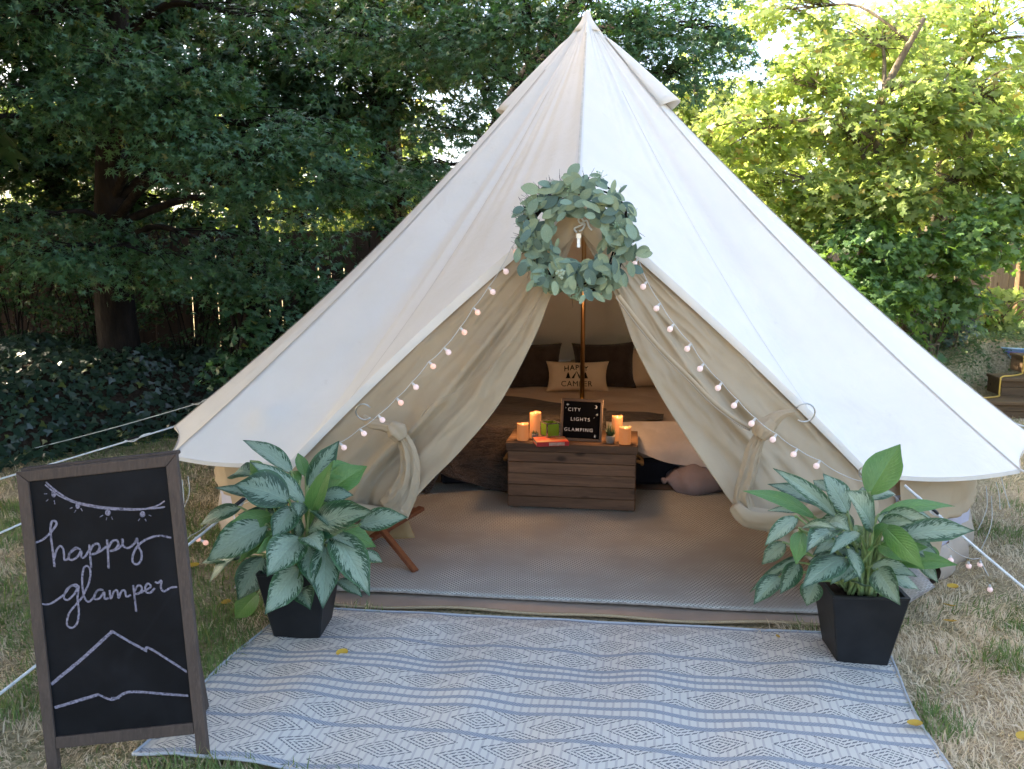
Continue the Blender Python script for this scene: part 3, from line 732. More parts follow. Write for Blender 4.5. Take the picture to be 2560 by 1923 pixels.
# ================================================================== THE TENT
tent = empty('bell_tent', TC, label='large cream canvas bell tent with its front door tied open', cat='tent')
APEX = T(0, 0, 3.15)
PK = T(0, 1.88, 1.865)
EL, ER = T(-1.37, 1.93, .615), T(1.38, 1.80, .60)
def ringp(deg, r, z): return T(math.sin(R(deg)) * r, math.cos(R(deg)) * r, z)
tipsR = [ringp(a, r, z) for a, r, z in ((53, 2.68, .585), (71, 2.73, .575), (100, 2.66, .58), (125, 2.66, .58), (150, 2.66, .58), (174, 2.66, .58))]
tipsL = [ringp(-a, r, z) for a, r, z in ((50.5, 2.72, .575), (67.5, 2.66, .575), (95, 2.66, .58), (120, 2.66, .58), (147, 2.66, .58))]
loop = []; marks = []
def seg(a, b, k, inward, dz, flags=None):
    for i in range(k):
        t = i / k; q = a.lerp(b, t); s = 4 * t * (1 - t)
        ctr = Vector((TC.x, TC.y, q.z)); q = q + (ctr - q).normalized() * inward * s
        q.z += dz * s; loop.append(q)
marks.append(0); seg(PK, ER, 44, 0, .035)
iER = len(loop); seg(ER, tipsR[0], 18, 0, -.035)
prev = tipsR[0]
for t_ in tipsR[1:] + tipsL[::-1]:
    marks.append(len(loop)); seg(prev, t_, 14, .035 if (prev is tipsR[0] or t_ is tipsL[0]) else .13, .01); prev = t_
marks.append(len(loop)); seg(prev, EL, 18, 0, -.03)
iEL = len(loop); seg(EL, PK, 44, 0, .045)
NL = len(loop)
B = np.array([tuple(q) for q in loop]); A0 = np.array(tuple(APEX))
rel = B - np.array(tuple(TC))
U_ = rel @ np.array(tuple(TU)); V_ = rel @ np.array(tuple(TV))
PHI = np.arctan2(U_, V_)
NS = 72
S_ = np.linspace(.012, 1, NS)
# concave sag, small along the front ridge
front = np.exp(-(PHI / .35) ** 2)
sag = .125 * (1 - .75 * front)
CP = A0 + (B - A0)[None] * S_[:, None, None]
CP[:, :, 2] -= (4 * S_ * (1 - S_))[:, None] * sag[None] * 1.0
er = np.stack([np.sin(PHI)[:, None] * np.array(tuple(TU)) + np.cos(PHI)[:, None] * np.array(tuple(TV))], 0)[0]
nrm = er * .69 + np.array([0, 0, .72])
win = (S_ ** .7 * (1 - S_) ** .9 * 2.6)[:, None]
ph = PHI[None]; ss = S_[:, None]
fold = .012 * np.sin(23 * ph + 1.3 + .7 * np.sin(3.1 * ss)) * vnoise(ph * 3 + 9, ss * 2, 0) + .009 * np.sin(41 * ph + .4 + 1.1 * np.sin(2.3 * ss + 1)) * vnoise(ph * 4 + 2, ss * 2.5 + 4, 1) + .006 * np.sin(67 * ph + 2 * np.sin(2 * ss)) * vnoise(ph * 6 + 30, ss * 3, 2)
sharp = np.abs(np.sin(15 * ph + .9 * ss + .5)) ** 6 * .014 * vnoise(ph * 2.5 + 4, ss * 1.5, 3)
topg = np.exp(-ss / .16)
amt = np.where(ph < 0, 1.25, .8)
wr = (fold * 1.3 + sharp * np.exp(-((ss - .42) / .33) ** 2)) * win * amt + topg * win * .012 * np.sin(29 * ph)
wr += .010 * (vnoise(ph * 5 + 11, ss * 5, 4) - .5) * win
CP = CP + nrm[None] * wr[:, :, None]
# something inside pokes the canvas above the left eave
bp = None
j0 = marks[-1] - 2
for (tx, ty) in ((668, 1040),):
    d = ray(tx, ty); d = np.array(tuple(d)); w_ = CP.reshape(-1, 3) - np.array(tuple(_co)); t_ = (w_ @ d) / (d @ d)
    off = np.linalg.norm(w_ - t_[:, None] * d, axis=1) + np.where(t_ > 4.6, 9, 0)
    bp = CP.reshape(-1, 3)[np.argmin(off)]
dd = CP - bp
along = dd @ np.array(tuple(TU)); dist = np.sqrt((dd ** 2).sum(-1) - along ** 2 * .6)
CP = CP + nrm[None] * (.035 * np.exp(-(dist / .07) ** 2))[:, :, None]
I = np.arange(NS * NL).reshape(NS, NL); I2 = np.roll(I, -1, axis=1)
F = np.stack([I[:-1], I[1:], I2[1:], I2[:-1]], -1).reshape(-1, 4)
canopy = put(npmesh('canopy', CP.reshape(-1, 3), F), 'canopy', M['canvas'], tent, True, True)
CPN = CP
def colstrip(j, w, off, s0=0, s1=NS - 1):
    """thin strip lying on the canopy along column j"""
    P_ = []
    for i in range(s0, s1 + 1):
        c_ = CPN[i, j % NL]; a_ = CPN[i, (j - 1) % NL]; b_ = CPN[i, (j + 1) % NL]
        t_ = b_ - a_; t_ = t_ / max(np.linalg.norm(t_), 1e-6); n_ = nrm[j % NL] / np.linalg.norm(nrm[j % NL])
        P_.append([Vector(c_ - t_ * w + n_ * off), Vector(c_ + n_ * off * 1.8), Vector(c_ + t_ * w + n_ * off)])
    return MB().grid(P_)
for j in marks:
    colstrip(j, .006, .0022, 8).build('seam', M['seam'], canopy, True, True)
for j in (iER - 9, iEL + 9):
    colstrip(j, .004, .001, 14).build('seam', M['seam'], canopy, True, True)
# cap at the peak
MB().lathe([(.001, .034), (.012, .030), (.024, .008), (.040, -.028), (.066, -.064), (.097, -.102), (.093, -.105), (.05, -.06)], tuple(APEX), 24).build('peak_cap', M['canvas'], tent, True, True)
# turned hems along the door edges and the eave
def edge_hem(j0, j1, drop, out_):
    P_ = []
    for j in range(j0, j1):
        q = Vector(CPN[NS - 1, j % NL]); o_ = Vector(er[j % NL])
        P_.append([q + o_ * .004 + Vector((0, 0, .006)), q + o_ * out_ + Vector((0, 0, -drop * .5)), q + o_ * out_ * .6 + Vector((0, 0, -drop))])
    return MB().grid(P_)
edge_hem(0, iER + 1, .045, .012).build('door_hem', M['canvas'], canopy, True, True)
edge_hem(iEL, NL + 1, .05, .012).build('door_hem', M['canvas'], canopy, True, True)
edge_hem(iER, iEL + 1, .016, .002).build('eave_hem', M['canvas'], canopy, True, True)
# hooded vents near the peak
def vent(deg, s0, s1, half, lift, name='vent_hood'):
    j = int(np.argmin(np.abs(PHI - R(deg)))); n_ = Vector(nrm[j]).normalized(); er_ = Vector(er[j]); tg = Vector((-er_.y, er_.x, 0))
    P_ = []; K = 10
    for i in range(K + 1):
        l = i / K; s = s0 + (s1 - s0) * l
        c_ = APEX.lerp(Vector(B[j]), s); c_.z -= 4 * s * (1 - s) * sag[j]
        row = []
        for k in range(-6, 7):
            w = k / 6
            h_ = lift * (l ** .8) * (1 - abs(w) ** 2.2) + .004
            row.append(c_ + tg * (w * (half * (.35 + .65 * l))) + n_ * h_ - Vector((0, 0, .05 * l * (1 - w * w))) - n_ * .02 * (w * w) * l)
        P_.append(row)
    o = MB().grid(P_).build(name, M['canvas'], canopy, True, True)
    sd = o.modifiers.new('s', 'SOLIDIFY'); sd.thickness = .006
    # dark mesh panel under the hood
    c_ = APEX.lerp(Vector(B[j]), s1 * .96); c_.z -= 4 * s1 * (1 - s1) * sag[j]
    q = [c_ + tg * (half * .8) + n_ * .006, c_ - tg * (half * .8) + n_ * .006]
    c2 = APEX.lerp(Vector(B[j]), s0 + (s1 - s0) * .35); c2.z -= 4 * s0 * (1 - s0) * sag[j]
    MB().add([q[0], q[1], c2 - tg * half * .3 + n_ * .005, c2 + tg * half * .3 + n_ * .005], [(0, 1, 2, 3)]).build('vent_mesh', M['canvas_shaded'], o, True)
vent(70, .05, .205, .11, .105)
vent(-76, .05, .212, .10, .095)
vent(170, .05, .21, .11, .1)

# ------------------------------------------------------------------ walls
def foot(deg):
    """footprint radius at an angle from the door axis"""
    a = abs(deg)
    return 2.40 if a > 44 else 2.40 + .14 * smooth01((44 - a) / 12)
def wallpiece(name, mat, prof, a0, a1, step=2.0, sagf=None, parent=tent):
    P_ = []
    k = max(2, int(abs(a1 - a0) / step))
    for i in range(k + 1):
        a = a0 + (a1 - a0) * i / k
        P_.append([ringp(a, foot(a) + dr + (sagf(a, z)[0] if sagf else 0), z + (sagf(a, z)[1] if sagf else 0)) for dr, z in prof])
    return MB().grid(P_).build(name, mat, parent, True, True)
wav = lambda a, z: (.012 * math.sin(a * .9) * (z < .4) + .01 * math.sin(a * 2.3 + 1), .0)
wallpiece('groundsheet_skirt', M['vinyl'], [(.02, .002), (.035, .03), (.03, .08), (.012, .14), (-.005, .165)], 42, 318, 2, lambda a, z: (wav(a, z)[0] - max(0, (52 - min(a, 360 - a)) / 12) * .17 * z / .6, 0))
spans = [(42, 74), (74, 100), (100, 140), (140, 180), (180, 220), (220, 260), (260, 288), (288, 318)]
tuck_ = lambda a, z: max(0, (52 - min(a, 360 - a)) / 12) * .17 * z / .6
for a0, a1 in spans:
    wallpiece('window_mesh', M['mesh'], [(0, .16), (.0, .26), (-.005, .46)], a0 + .4, a1 - .4, 2, lambda a, z: (wav(a, z)[0] - tuck_(a, z), 0))
def rollsag(a0, a1, amt):
    tuck = lambda a, z: max(0, (52 - min(a, 360 - a)) / 12) * .17 * z / .6
    return lambda a, z: (.012 * math.sin(PI * (a - a0) / (a1 - a0)) * (z < .45) + .006 * math.sin(a * 1.7) * (z < .5) - tuck(a, z), -amt * math.sin(PI * (a - a0) / (a1 - a0)) * (z < .45))
for a0, a1 in spans:
    wallpiece('rolled_wall', M['canvas_shaded'], [(.05, .59), (.03, .52), (.018, .44), (.014, .40), (.026, .385), (.028, .365), (.012, .355), (-.004, .37)], a0, a1, 1.5, rollsag(a0, a1, .07 if a0 in (42, 288) else .03))
# plain wall between the door posts and the first wall span
for sgn in (-1, 1):
    P_ = []
    for i in range(9):
        q0 = T(sgn * 1.34, 2.14, 0).lerp(ringp(sgn * 48, 2.40, 0), i / 8)
        q1 = (ER if sgn > 0 else EL).lerp(tipsR[0] if sgn > 0 else tipsL[0], .7 * i / 8) + Vector((0, 0, -.05)) - TV * .07
        P_.append([q0.lerp(q1, t) + (TC - q0).normalized() * .05 * t + TV * .01 * math.sin(3 * t + i) for t in (0, .15, .35, .6, .85, 1)])
    MB().grid(P_).build('front_wall', M['canvas_shaded'], tent, True, True)

# ------------------------------------------------------------------ floor
P0 = [ringp(a, 2.40, .010) for a in range(44, 317, 4)] + [T(-1.36, 2.10, .010)]
fl = MB()
edge = P0 + [T(u, 2.205 + .012 * math.sin(u * 4), .010) for u in np.linspace(-1.30, 1.30, 14)] + [T(1.36, 2.08, .010)]
fl.add([T(0, 0, .010)] + edge, [(0, i, i + 1) for i in range(1, len(edge))] + [(0, len(edge), 1)])
fl.build('groundsheet', M['vinyl'], tent, True)
zp_ = [T(u, 2.212 + .010 * math.sin(u * 4.2), .016 + .006 * math.sin(u * 9)) for u in np.linspace(-1.3, 1.32, 60)]
MB().tube(zp_, .008, 6).build('door_zip', pm('zip', (.30, .23, .15), (.40, .32, .2), 200, .7, .3, bmp=.5, bscale=400), tent, True, True)

# ------------------------------------------------------------------ poles
MB().tube([T(0, 0, .012), T(0, 0, .62)], .0185, 14).build('centre_pole', M['brass'], tent, True, True)
po = MB().tube([T(0, 0, .62), T(0, 0, 3.12)], .0155, 14).build('centre_pole', M['brass'], tent, True, True)
for s_, e_ in ((-1, EL), (1, ER)):
    top = PK + TV * -.05 + Vector((0, 0, -.05)); ft = T(s_ * 1.42, 2.0, .012)
    MB().tube([ft, e_ + TV * -.04 + TU * (-s_ * .03), top], .012, 8).build('door_pole', M['metal'], tent, True, True)

# ------------------------------------------------------------------ door curtains
def resample(pts, k):
    pts = catmull(pts, 10); L = [0]
    for a, b in zip(pts, pts[1:]): L.append(L[-1] + (b - a).length)
    out_ = []
    for i in range(k):
        t = L[-1] * i / (k - 1)
        j = max(q for q in range(len(L)) if L[q] <= t + 1e-9); j = min(j, len(pts) - 2)
        f = (t - L[j]) / max(L[j + 1] - L[j], 1e-9); out_.append(pts[j].lerp(pts[j + 1], min(f, 1)))
    return out_
def crumple(x, y):
    r1 = 1 - abs(2 * float(vnoise(x * 1.6 + y * .8, y * 1.3 - x * .5, 1)) - 1); r2 = 1 - abs(2 * float(vnoise(x * 3.5 - y, y * 3.1 + x * 1.7, 3)) - 1)
    return .020 * r1 ** 3 + .012 * r2 ** 3
def curtain(side, inner_px, outer, zend, foldf, name):
    inner = resample([at_v(x, y, v) for x, y, v in inner_px], 60)
    outp = resample(outer, 60)
    P_ = []; NA = 64
    for i in range(60):
        b = i / 59; row = []
        for k in range(NA + 1):
            a = k / NA
            q = outp[i].lerp(inner[i], a)
            q = q + TV * (foldf(a, b) + crumple(a * 3.2 + side * 7, b * 3.6) * min(1, b * 3) * min(1, (1 - a) * 8 + .2)) + Vector((0, 0, -.05 * math.sin(PI * a) * b))
            row.append(q)
        P_.append(row)
    o = MB().grid(P_).build(name, M['canvas_shaded'], tent, True, True)
    sd = o.modifiers.new('s', 'SOLIDIFY'); sd.thickness = .003
    return o
def g_(x, c, w): return math.exp(-((x - c) / w) ** 2)
def foldL(a, b):
    w = math.sin(PI * min(a, 1)) * min(1, b * 3)
    d = .035 * g_(a, .60 - .1 * b, .05) - .03 * g_(a, .68 - .1 * b, .05) + .030 * g_(a, .80 - .06 * b, .04) - .025 * g_(a, .88, .04)
    d += .014 * math.sin(9 * a + 5 * b) + .008 * math.sin(23 * a - 9 * b + 1) * (b > .2)
    pull = .02 * math.sin(30 * a + 14 * b) * g_(b, .72, .2) * (1 - a)
    return (d * min(1, b * 2.5 + .15) + pull * .6) * w - .03 * (1 - a) * b
def foldR(a, b):
    w = math.sin(PI * min(a, 1)) * min(1, b * 3)
    d = -.03 * g_(a, .50, .05) + .03 * g_(a, .58, .05) + .015 * math.sin(8 * a + 4 * b + 1) + .008 * math.sin(19 * a - 8 * b) + .014 * g_(a, .83 - .1 * b, .05)
    pull = .018 * math.sin(26 * a + 16 * b + 2) * g_(b, .7, .2)
    return (d * min(1, b * 2.5 + .15) + pull) * w - .03 * (1 - a) * b
gl = T(-1.40, 2.08, .02); gr = T(1.42, 2.05, .02)
inL = [(1440, 585, 1.86), (1377, 741, 1.93), (1331, 856, 1.97), (1250, 1007, 2.02), (1157, 1122, 2.06), (1085, 1195, 2.08), (1042, 1240, 2.09), (1010, 1272, 2.09)]
inR = [(1452, 585, 1.86), (1539, 741, 1.93), (1585, 862, 1.97), (1655, 995, 2.02), (1736, 1122, 2.06), (1795, 1208, 2.08), (1842, 1273, 2.09), (1880, 1298, 2.10)]
back = TV * -.02
curtain(-1, inL, [PK + back, PK.lerp(EL, .3) + back + Vector((0, 0, .01)), PK.lerp(EL, .6) + back + Vector((0, 0, .02)), EL + back, gl.lerp(EL, .55), gl.lerp(EL, .3)], .1, foldL, 'door_curtain')
curtain(1, inR, [PK + back, PK.lerp(ER, .3) + back, PK.lerp(ER, .6) + back + Vector((0, 0, .01)), ER + back, gr.lerp(ER, .5), gr.lerp(ER, .18)], .1, foldR, 'door_curtain')
# the tied-back bundles: twisted cloth knotted near the eave
def bundle(pts, rads, seed, name, parent=tent, seg=26, lob=5):
    rnd = random.Random(seed); P_ = catmull(pts, 8); n_ = len(P_)
    rr = np.interp(np.linspace(0, len(rads) - 1, n_), range(len(rads)), rads)
    mb = MB().tube(P_, list(rr), seg)
    for i in range(n_):
        for k in range(seg):
            v = Vector(mb.v[i * seg + k]); c_ = P_[i]; a = 2 * PI * k / seg
            f = 1 + .24 * (abs(math.sin(lob * .5 * a + i * .045 + seed)) ** .6 * 2 - 1.3) + .07 * math.sin((lob + 2) * a - i * .07) + .07 * math.sin(i * .33 + a)
            mb.v[i * seg + k] = tuple(c_ + (v - c_) * f)
    return mb.build(name, M['canvas_shaded'], parent, True, True)
def pv(l, v): return [at_v(x, y, v) for x, y in l]
k_ = .00172
def pleats(spine, widths, seed, name, v=2.13, depth=.022, npl=2.5, side_keep=None):
    """hanging end of the tied cloth: a strip gathered into sharp lengthwise folds"""
    pts = catmull([at_v(x, y, v) for x, y in spine], 10); n_ = len(pts)
    ww = np.interp(np.linspace(0, len(widths) - 1, n_), range(len(widths)), widths) * k_
    P_ = []; NW = 40
    for i, c_ in enumerate(pts):
        d = (pts[min(i + 1, n_ - 1)] - pts[max(i - 1, 0)]).normalized(); sd_ = d.cross(TV).normalized()
        t = i / (n_ - 1); row = []
        for k in range(NW + 1):
            w = -1 + 2 * k / NW
            ph_ = (w * npl * .5 + .25 * math.sin(3 * t + seed) + .12 * math.sin(9 * t + w * 2 + seed)) % 1.0
            tri = 1 - abs(2 * ph_ - 1)
            dd2 = depth * (.5 + .8 * t) * (tri ** 1.3) * (1 - .5 * abs(w)) + .02 * (1 - w * w) + .35 * crumple(w * 2 + seed, t * 4)
            row.append(c_ + sd_ * (w * ww[i]) + TV * dd2)
        P_.append(row)
    o = MB().grid(P_).build(name, M['canvas_shaded'], tent, True, True)
    o.modifiers.new('s', 'SOLIDIFY').thickness = .003
pleats([(1004, 1085), (1022, 1130), (1026, 1180), (1012, 1228), (985, 1275)], [14, 24, 28, 36, 46], 1, 'tied_bundle', v=2.09)
bundle(pv([(908, 1040), (930, 1060), (958, 1064), (985, 1072), (1008, 1092)], 2.11), [5 * k_, 12 * k_, 14 * k_, 18 * k_, 15 * k_], 2, 'tie_knot', lob=6)
bundle(pv([(975, 1062), (992, 1078), (1004, 1098)], 2.125), [13 * k_, 25 * k_, 15 * k_], 7, 'tie_knot', lob=5)
pleats([(1905, 1078), (1884, 1125), (1870, 1180), (1856, 1235), (1866, 1290)], [13, 21, 22, 22, 32], 3, 'tied_bundle', v=2.095, npl=2.0)
bundle(pv([(1988, 1030), (1958, 1036), (1928, 1054), (1902, 1082)], 2.11), [5 * k_, 10 * k_, 17 * k_, 16 * k_], 4, 'tie_knot', lob=6)
bundle(pv([(1930, 1050), (1910, 1072), (1896, 1092)], 2.125), [13 * k_, 24 * k_, 15 * k_], 8, 'tie_knot', lob=5)
bundle(pv([(1838, 1262), (1870, 1292), (1930, 1300), (2010, 1290), (2090, 1262)], 2.13), [14 * k_, 24 * k_, 26 * k_, 24 * k_, 20 * k_], 5, 'rolled_hem', lob=3)
bundle(pv([(1010, 1272), (960, 1290), (900, 1280), (830, 1262)], 2.10), [18 * k_, 22 * k_, 22 * k_, 20 * k_], 6, 'rolled_hem', lob=3)
zt = resample(pv([(1545, 740), (1600, 812), (1650, 872), (1720, 942), (1790, 1012), (1848, 1055), (1880, 1072)], 2.075), 40)
sv_ = (TV * .35 + TU * .8 + Vector((0, 0, .5))).normalized()
MB().grid([[q - sv_ * .012, q + TV * .010, q + sv_ * .012 - TV * .012] for q in zt]).build('zip_tape', M['canvas_shaded'], tent, True, True)
MB().tube([q + TV * .012 - sv_ * .012 for q in zt], .004, 6).build('zip_cord', M['canvas_dark'], tent, True, True)
zt = resample(pv([(1352, 742), (1300, 830), (1230, 912), (1160, 968), (1080, 1010), (1050, 1045)], 2.07), 40)
MB().grid([[q - sv_ * .014, q + TV * .012, q + sv_ * .010 - TV * .012] for q in zt]).build('zip_tape', M['canvas_shaded'], tent, True, True)
# metal hooks the bundles are tied to
def hook(x, y, r, v, rot):
    c_ = at_v(x, y, v)
    MB().tube([c_ + TU * (math.cos(a) * r) + Vector((0, 0, math.sin(a) * r)) + TV * .01 * math.sin(a) for a in np.linspace(rot, rot + 4.9, 16)], .0035, 6).build('tie_hook', M['metal'], tent, True, True)
hook(2012, 1032, .042, 2.15, -2.2); hook(910, 1030, .038, 2.15, .6); hook(2165, 1180, .03, 2.05, .5)
# scalloped hood under the wreath with its cord bow and zip slider
P_ = []
for i in range(9):
    t = i / 8; row = []
    for k in range(-8, 9):
        w = k / 8
        xb = 1448 + w * 95; yb = 575 + 26 * abs(w) + 22 * math.sin(PI * min(1, abs(w) * 1.1)) + 60 * w * w
        xt = 1448 + w * 40; yt = 478 + 40 * abs(w)
        row.append(at_v(xt + (xb - xt) * t, yt + (yb - yt) * t, 1.93 + .045 * math.sin(PI * t * .8) * (1 - w * w) + .02))
    P_.append(row)
MB().grid(P_).build('door_hood', M['canvas_shaded'], tent, True, True)
def cord(l, r=.0045): return MB().tube(catmull(pv(l, 2.01), 6), r, 6)
cord([(1442, 582), (1436, 572), (1448, 566), (1462, 560), (1456, 574), (1447, 578)]).build('bow_cord', M['rope'], tent, True, True)
cord([(1462, 556), (1452, 545), (1446, 550), (1452, 558), (1466, 552), (1472, 566), (1480, 576)]).build('bow_cord', M['rope'], tent, True, True)
cord([(1436, 536), (1460, 532), (1485, 540), (1502, 552)], .005).build('bow_cord', M['rope'], tent, True, True)
cord([(1444, 540), (1465, 540), (1490, 548), (1505, 556)], .005).build('bow_cord', M['rope'], tent, True, True)
sl = at_v(1446, 600, 2.0)
mbz = MB().box((sl.x - .012, sl.y - .006, sl.z + .005), (sl.x + .012, sl.y + .006, sl.z + .03), None, .003)
mbz.bar((sl.x, sl.y - .006, sl.z + .008), (sl.x, sl.y - .008, sl.z - .035), .016, .004, .002, (0, 1, 0)).build('zip_slider', M['metal'], tent, True)
cr = at_v(1447, 583, 1.995)
MB().box((cr.x - .016, cr.y - .01, cr.z - .012), (cr.x + .016, cr.y + .002, cr.z + .012), None, .003).build('cord_loop', M['canvas_shaded'], tent, True)

# ------------------------------------------------------------------ guy ropes
def guy(a, b, r=.0055, slide=.3, mat='rope', sagz=.02):
    a = Vector(a); b = Vector(b)
    P_ = [a.lerp(b, t) - Vector((0, 0, sagz * 4 * t * (1 - t))) for t in np.linspace(0, 1, 14)]
    o = MB().tube(P_, r, 7).build('guy_rope', M[mat], tent, True, True)
    if slide:
        q = a.lerp(b, slide); d = (b - a).normalized()
        MB().bar(q - d * .035, q + d * .035, .022, .012, .004).build('rope_slider', M['plastic_black'], o, True)
        MB().tube(catmull([q + d * .05, q + Vector((0, 0, -.02)), q - d * .05, q - d * .1], 4), r * .8, 6).build('rope_loop', M['rope'], o, True, True)
    st = MB().tube([b + Vector((0, 0, -.12)), b + Vector((0, 0, .03))], .006, 6); st.build('tent_peg', M['metal'], o, True)
def stake(q, r):
    d = q - TC; d.z = 0; d.normalize(); s = TC + d * r; s.z = 0; return s
guy(tipsL[0], stake(tipsL[0], 4.5), slide=.12); guy(tipsL[1], stake(tipsL[1], 5.0), slide=.1)
guy(tipsL[2], stake(tipsL[2], 4.7), .004, .15, 'rope_thin')
guy(tipsL[3], stake(tipsL[3], 4.4)); guy(tipsL[4], stake(tipsL[4], 4.4))
for t_ in tipsR: guy(t_, stake(t_, 4.5), slide=.15)
guy(EL + TV * .02, at_z(-130, 1835), .006, .2, sagz=.01)
guy(T(1.50, 1.92, .575), at_z(2720, 1600), .0062, .16, sagz=.01)
rnd = random.Random(4)
for (x, y, dx, dy) in ((2465, 1215, -20, 110), (2490, 1205, 10, 70), (2478, 1240, -28, 140), (2500, 1180, 25, 90), (470, 1190, -15, 90), (455, 1200, -8, 120)):
    a = at_y(x, y, 3.95); P_ = catmull([a, at_y(x + dx * .2 + 6, y + dy * .5, 3.93), at_y(x + dx, y + dy, 3.92)], 6)
    MB().tube(P_, .0022, 5).build('toggle_cord', M['rope_thin'], tent, True, True)

# ================================================================== OBJECTS
# ------------------------------------------------------------------ outdoor mat with woven diamonds
m, n, out = nt('mat_weave')
uvn = n.nodes.new('ShaderNodeUVMap'); uvn.uv_map = 'metres'
sx = n.nodes.new('ShaderNodeSeparateXYZ'); lk(n, uvn.outputs[0], sx.inputs[0])
X, Y = sx.outputs[0], sx.outputs[1]
wob = mth(n, 'MULTIPLY', mth(n, 'SUBTRACT', noise(n, uvn.outputs[0], 4, 2), .5), .012)
Yw = mth(n, 'ADD', Y, wob)
stripes = [.012, .307, .442, .483, .529, .661, .716, .769, .93, 1.165]
sm = None
for y0 in stripes:
    d = mth(n, 'LESS_THAN', mth(n, 'ABSOLUTE', mth(n, 'SUBTRACT', Yw, y0)), .0105)
    sm = d if sm is None else mth(n, 'MAXIMUM', sm, d)
yc = None
for y0, dy in ((.315, .3745 - .154), (.5, .595 - .3745), (.74, .85 - .595), (.935, 1.06 - .85)):
    t_ = mth(n, 'MULTIPLY', mth(n, 'GREATER_THAN', Yw, y0), dy); yc = t_ if yc is None else mth(n, 'ADD', yc, t_)
yl = mth(n, 'SUBTRACT', Yw, mth(n, 'ADD', yc, .154))
a_ = mth(n, 'MULTIPLY', X, 1 / .27); b_ = mth(n, 'MULTIPLY', yl, 1 / .142)
f1 = mth(n, 'ABSOLUTE', mth(n, 'SUBTRACT', mth(n, 'FRACT', mth(n, 'ADD', mth(n, 'ADD', a_, b_), 100.5)), .5))
f2 = mth(n, 'ABSOLUTE', mth(n, 'SUBTRACT', mth(n, 'FRACT', mth(n, 'ADD', mth(n, 'SUBTRACT', a_, b_), 100.5)), .5))
dd_ = mth(n, 'MULTIPLY', mth(n, 'MAXIMUM', f1, f2), 2.0)
ind = mth(n, 'LESS_THAN', dd_, .77)
ln = mth(n, 'LESS_THAN', mth(n, 'FRACT', mth(n, 'ADD', mth(n, 'MULTIPLY', dd_, 4.6), .02)), .44)
dash = mth(n, 'LESS_THAN', mth(n, 'FRACT', mth(n, 'ADD', mth(n, 'MULTIPLY', X, 62.0), mth(n, 'MULTIPLY', Yw, 40.0))), .78)
plainband = mth(n, 'ADD', mth(n, 'MULTIPLY', mth(n, 'GREATER_THAN', Yw, .442), mth(n, 'LESS_THAN', Yw, .529)), mth(n, 'MULTIPLY', mth(n, 'GREATER_THAN', Yw, .661), mth(n, 'LESS_THAN', Yw, .769)), None, True)
dia = mth(n, 'MULTIPLY', mth(n, 'MULTIPLY', mth(n, 'MULTIPLY', ind, ln), dash), mth(n, 'SUBTRACT', 1.0, plainband))
tick = mth(n, 'LESS_THAN', mth(n, 'FRACT', mth(n, 'MULTIPLY', X, 34.0)), .28)
tick = mth(n, 'MULTIPLY', tick, mth(n, 'SUBTRACT', 1.0, mth(n, 'MULTIPLY', ind, mth(n, 'SUBTRACT', 1.0, plainband))))
twill = mth(n, 'LESS_THAN', mth(n, 'FRACT', mth(n, 'ADD', mth(n, 'MULTIPLY', X, 62.0), mth(n, 'MULTIPLY', Yw, -110.0))), .35)
weft = mth(n, 'LESS_THAN', mth(n, 'FRACT', mth(n, 'MULTIPLY', Yw, 260.0)), .3)
base = mixc(n, noise(n, uvn.outputs[0], 2.2, 4), (.555, .54, .485), (.625, .605, .545))
base = mixc(n, mth(n, 'MULTIPLY', weft, .12), base, (.35, .35, .36))
base = mixc(n, mth(n, 'MULTIPLY', tick, .6), base, (.36, .345, .345))
base = mixc(n, mth(n, 'MULTIPLY', dia, .90), base, (.10, .108, .128))
blue = mixc(n, twill, (.33, .36, .395), (.175, .20, .24))
col = mixc(n, sm, base, blue)
dirt = ramp(n, noise(n, uvn.outputs[0], 7, 5), .55, .8)
col = mixc(n, mth(n, 'MULTIPLY', dirt, .12), col, (.30, .26, .2))
hgt = mth(n, 'ADD', mth(n, 'MULTIPLY', weft, .4), mth(n, 'ADD', mth(n, 'MULTIPLY', dia, -.7), mth(n, 'MULTIPLY', sm, .6)))
p = principled(n, col, .75, .25, 0, bump(n, hgt, .35, .003))
lk(n, p.outputs[0], out.inputs[0]); M['mat'] = m
MBL, MBR, MFR, MFL = [Vector((q.x, q.y, 0)) for q in MAT]
NXm, NYm = 130, 70
def mat_pt(a, b):
    q = MBL.lerp(MBR, a).lerp(MFL.lerp(MFR, a), b)
    x_ = a * 2.6; y_ = b * 1.19
    fl_ = min(1, b * 9 + .15) * min(1, a * 14 + .25) * min(1, (1 - a) * 14 + .25)
    z = .012 + .007 * math.sin(2 * PI * (x_ * 1.75 + y_ * .55) + .6) + .004 * math.sin(2 * PI * (x_ * 3.1 - y_ * .35) + 2) + .010 * float(vnoise(x_ * 2.1, y_ * 2.3, 5)) 
    q.z = .007 + max(0, z) * fl_
    bow = .014 * math.sin(2 * PI * (y_ * 1.1 + .1)); q.x += bow * (abs(a - .5) * 2) ** 3
    # rounded corners
    return q
me_v = [mat_pt(i / NXm, j / NYm) for j in range(NYm + 1) for i in range(NXm + 1)]
me_f = [(j * (NXm + 1) + i, (j + 1) * (NXm + 1) + i, (j + 1) * (NXm + 1) + i + 1, j * (NXm + 1) + i + 1) for j in range(NYm) for i in range(NXm)]
mat_e = empty('outdoor_mat', (.15, 2.9, 0), label='woven outdoor mat with blue stripes and grey diamonds in front of the tent', cat='mat')
me = bpy.data.meshes.new('woven_field'); me.from_pydata([tuple(q) for q in me_v], [], me_f)
uvl = me.uv_layers.new(name='metres')
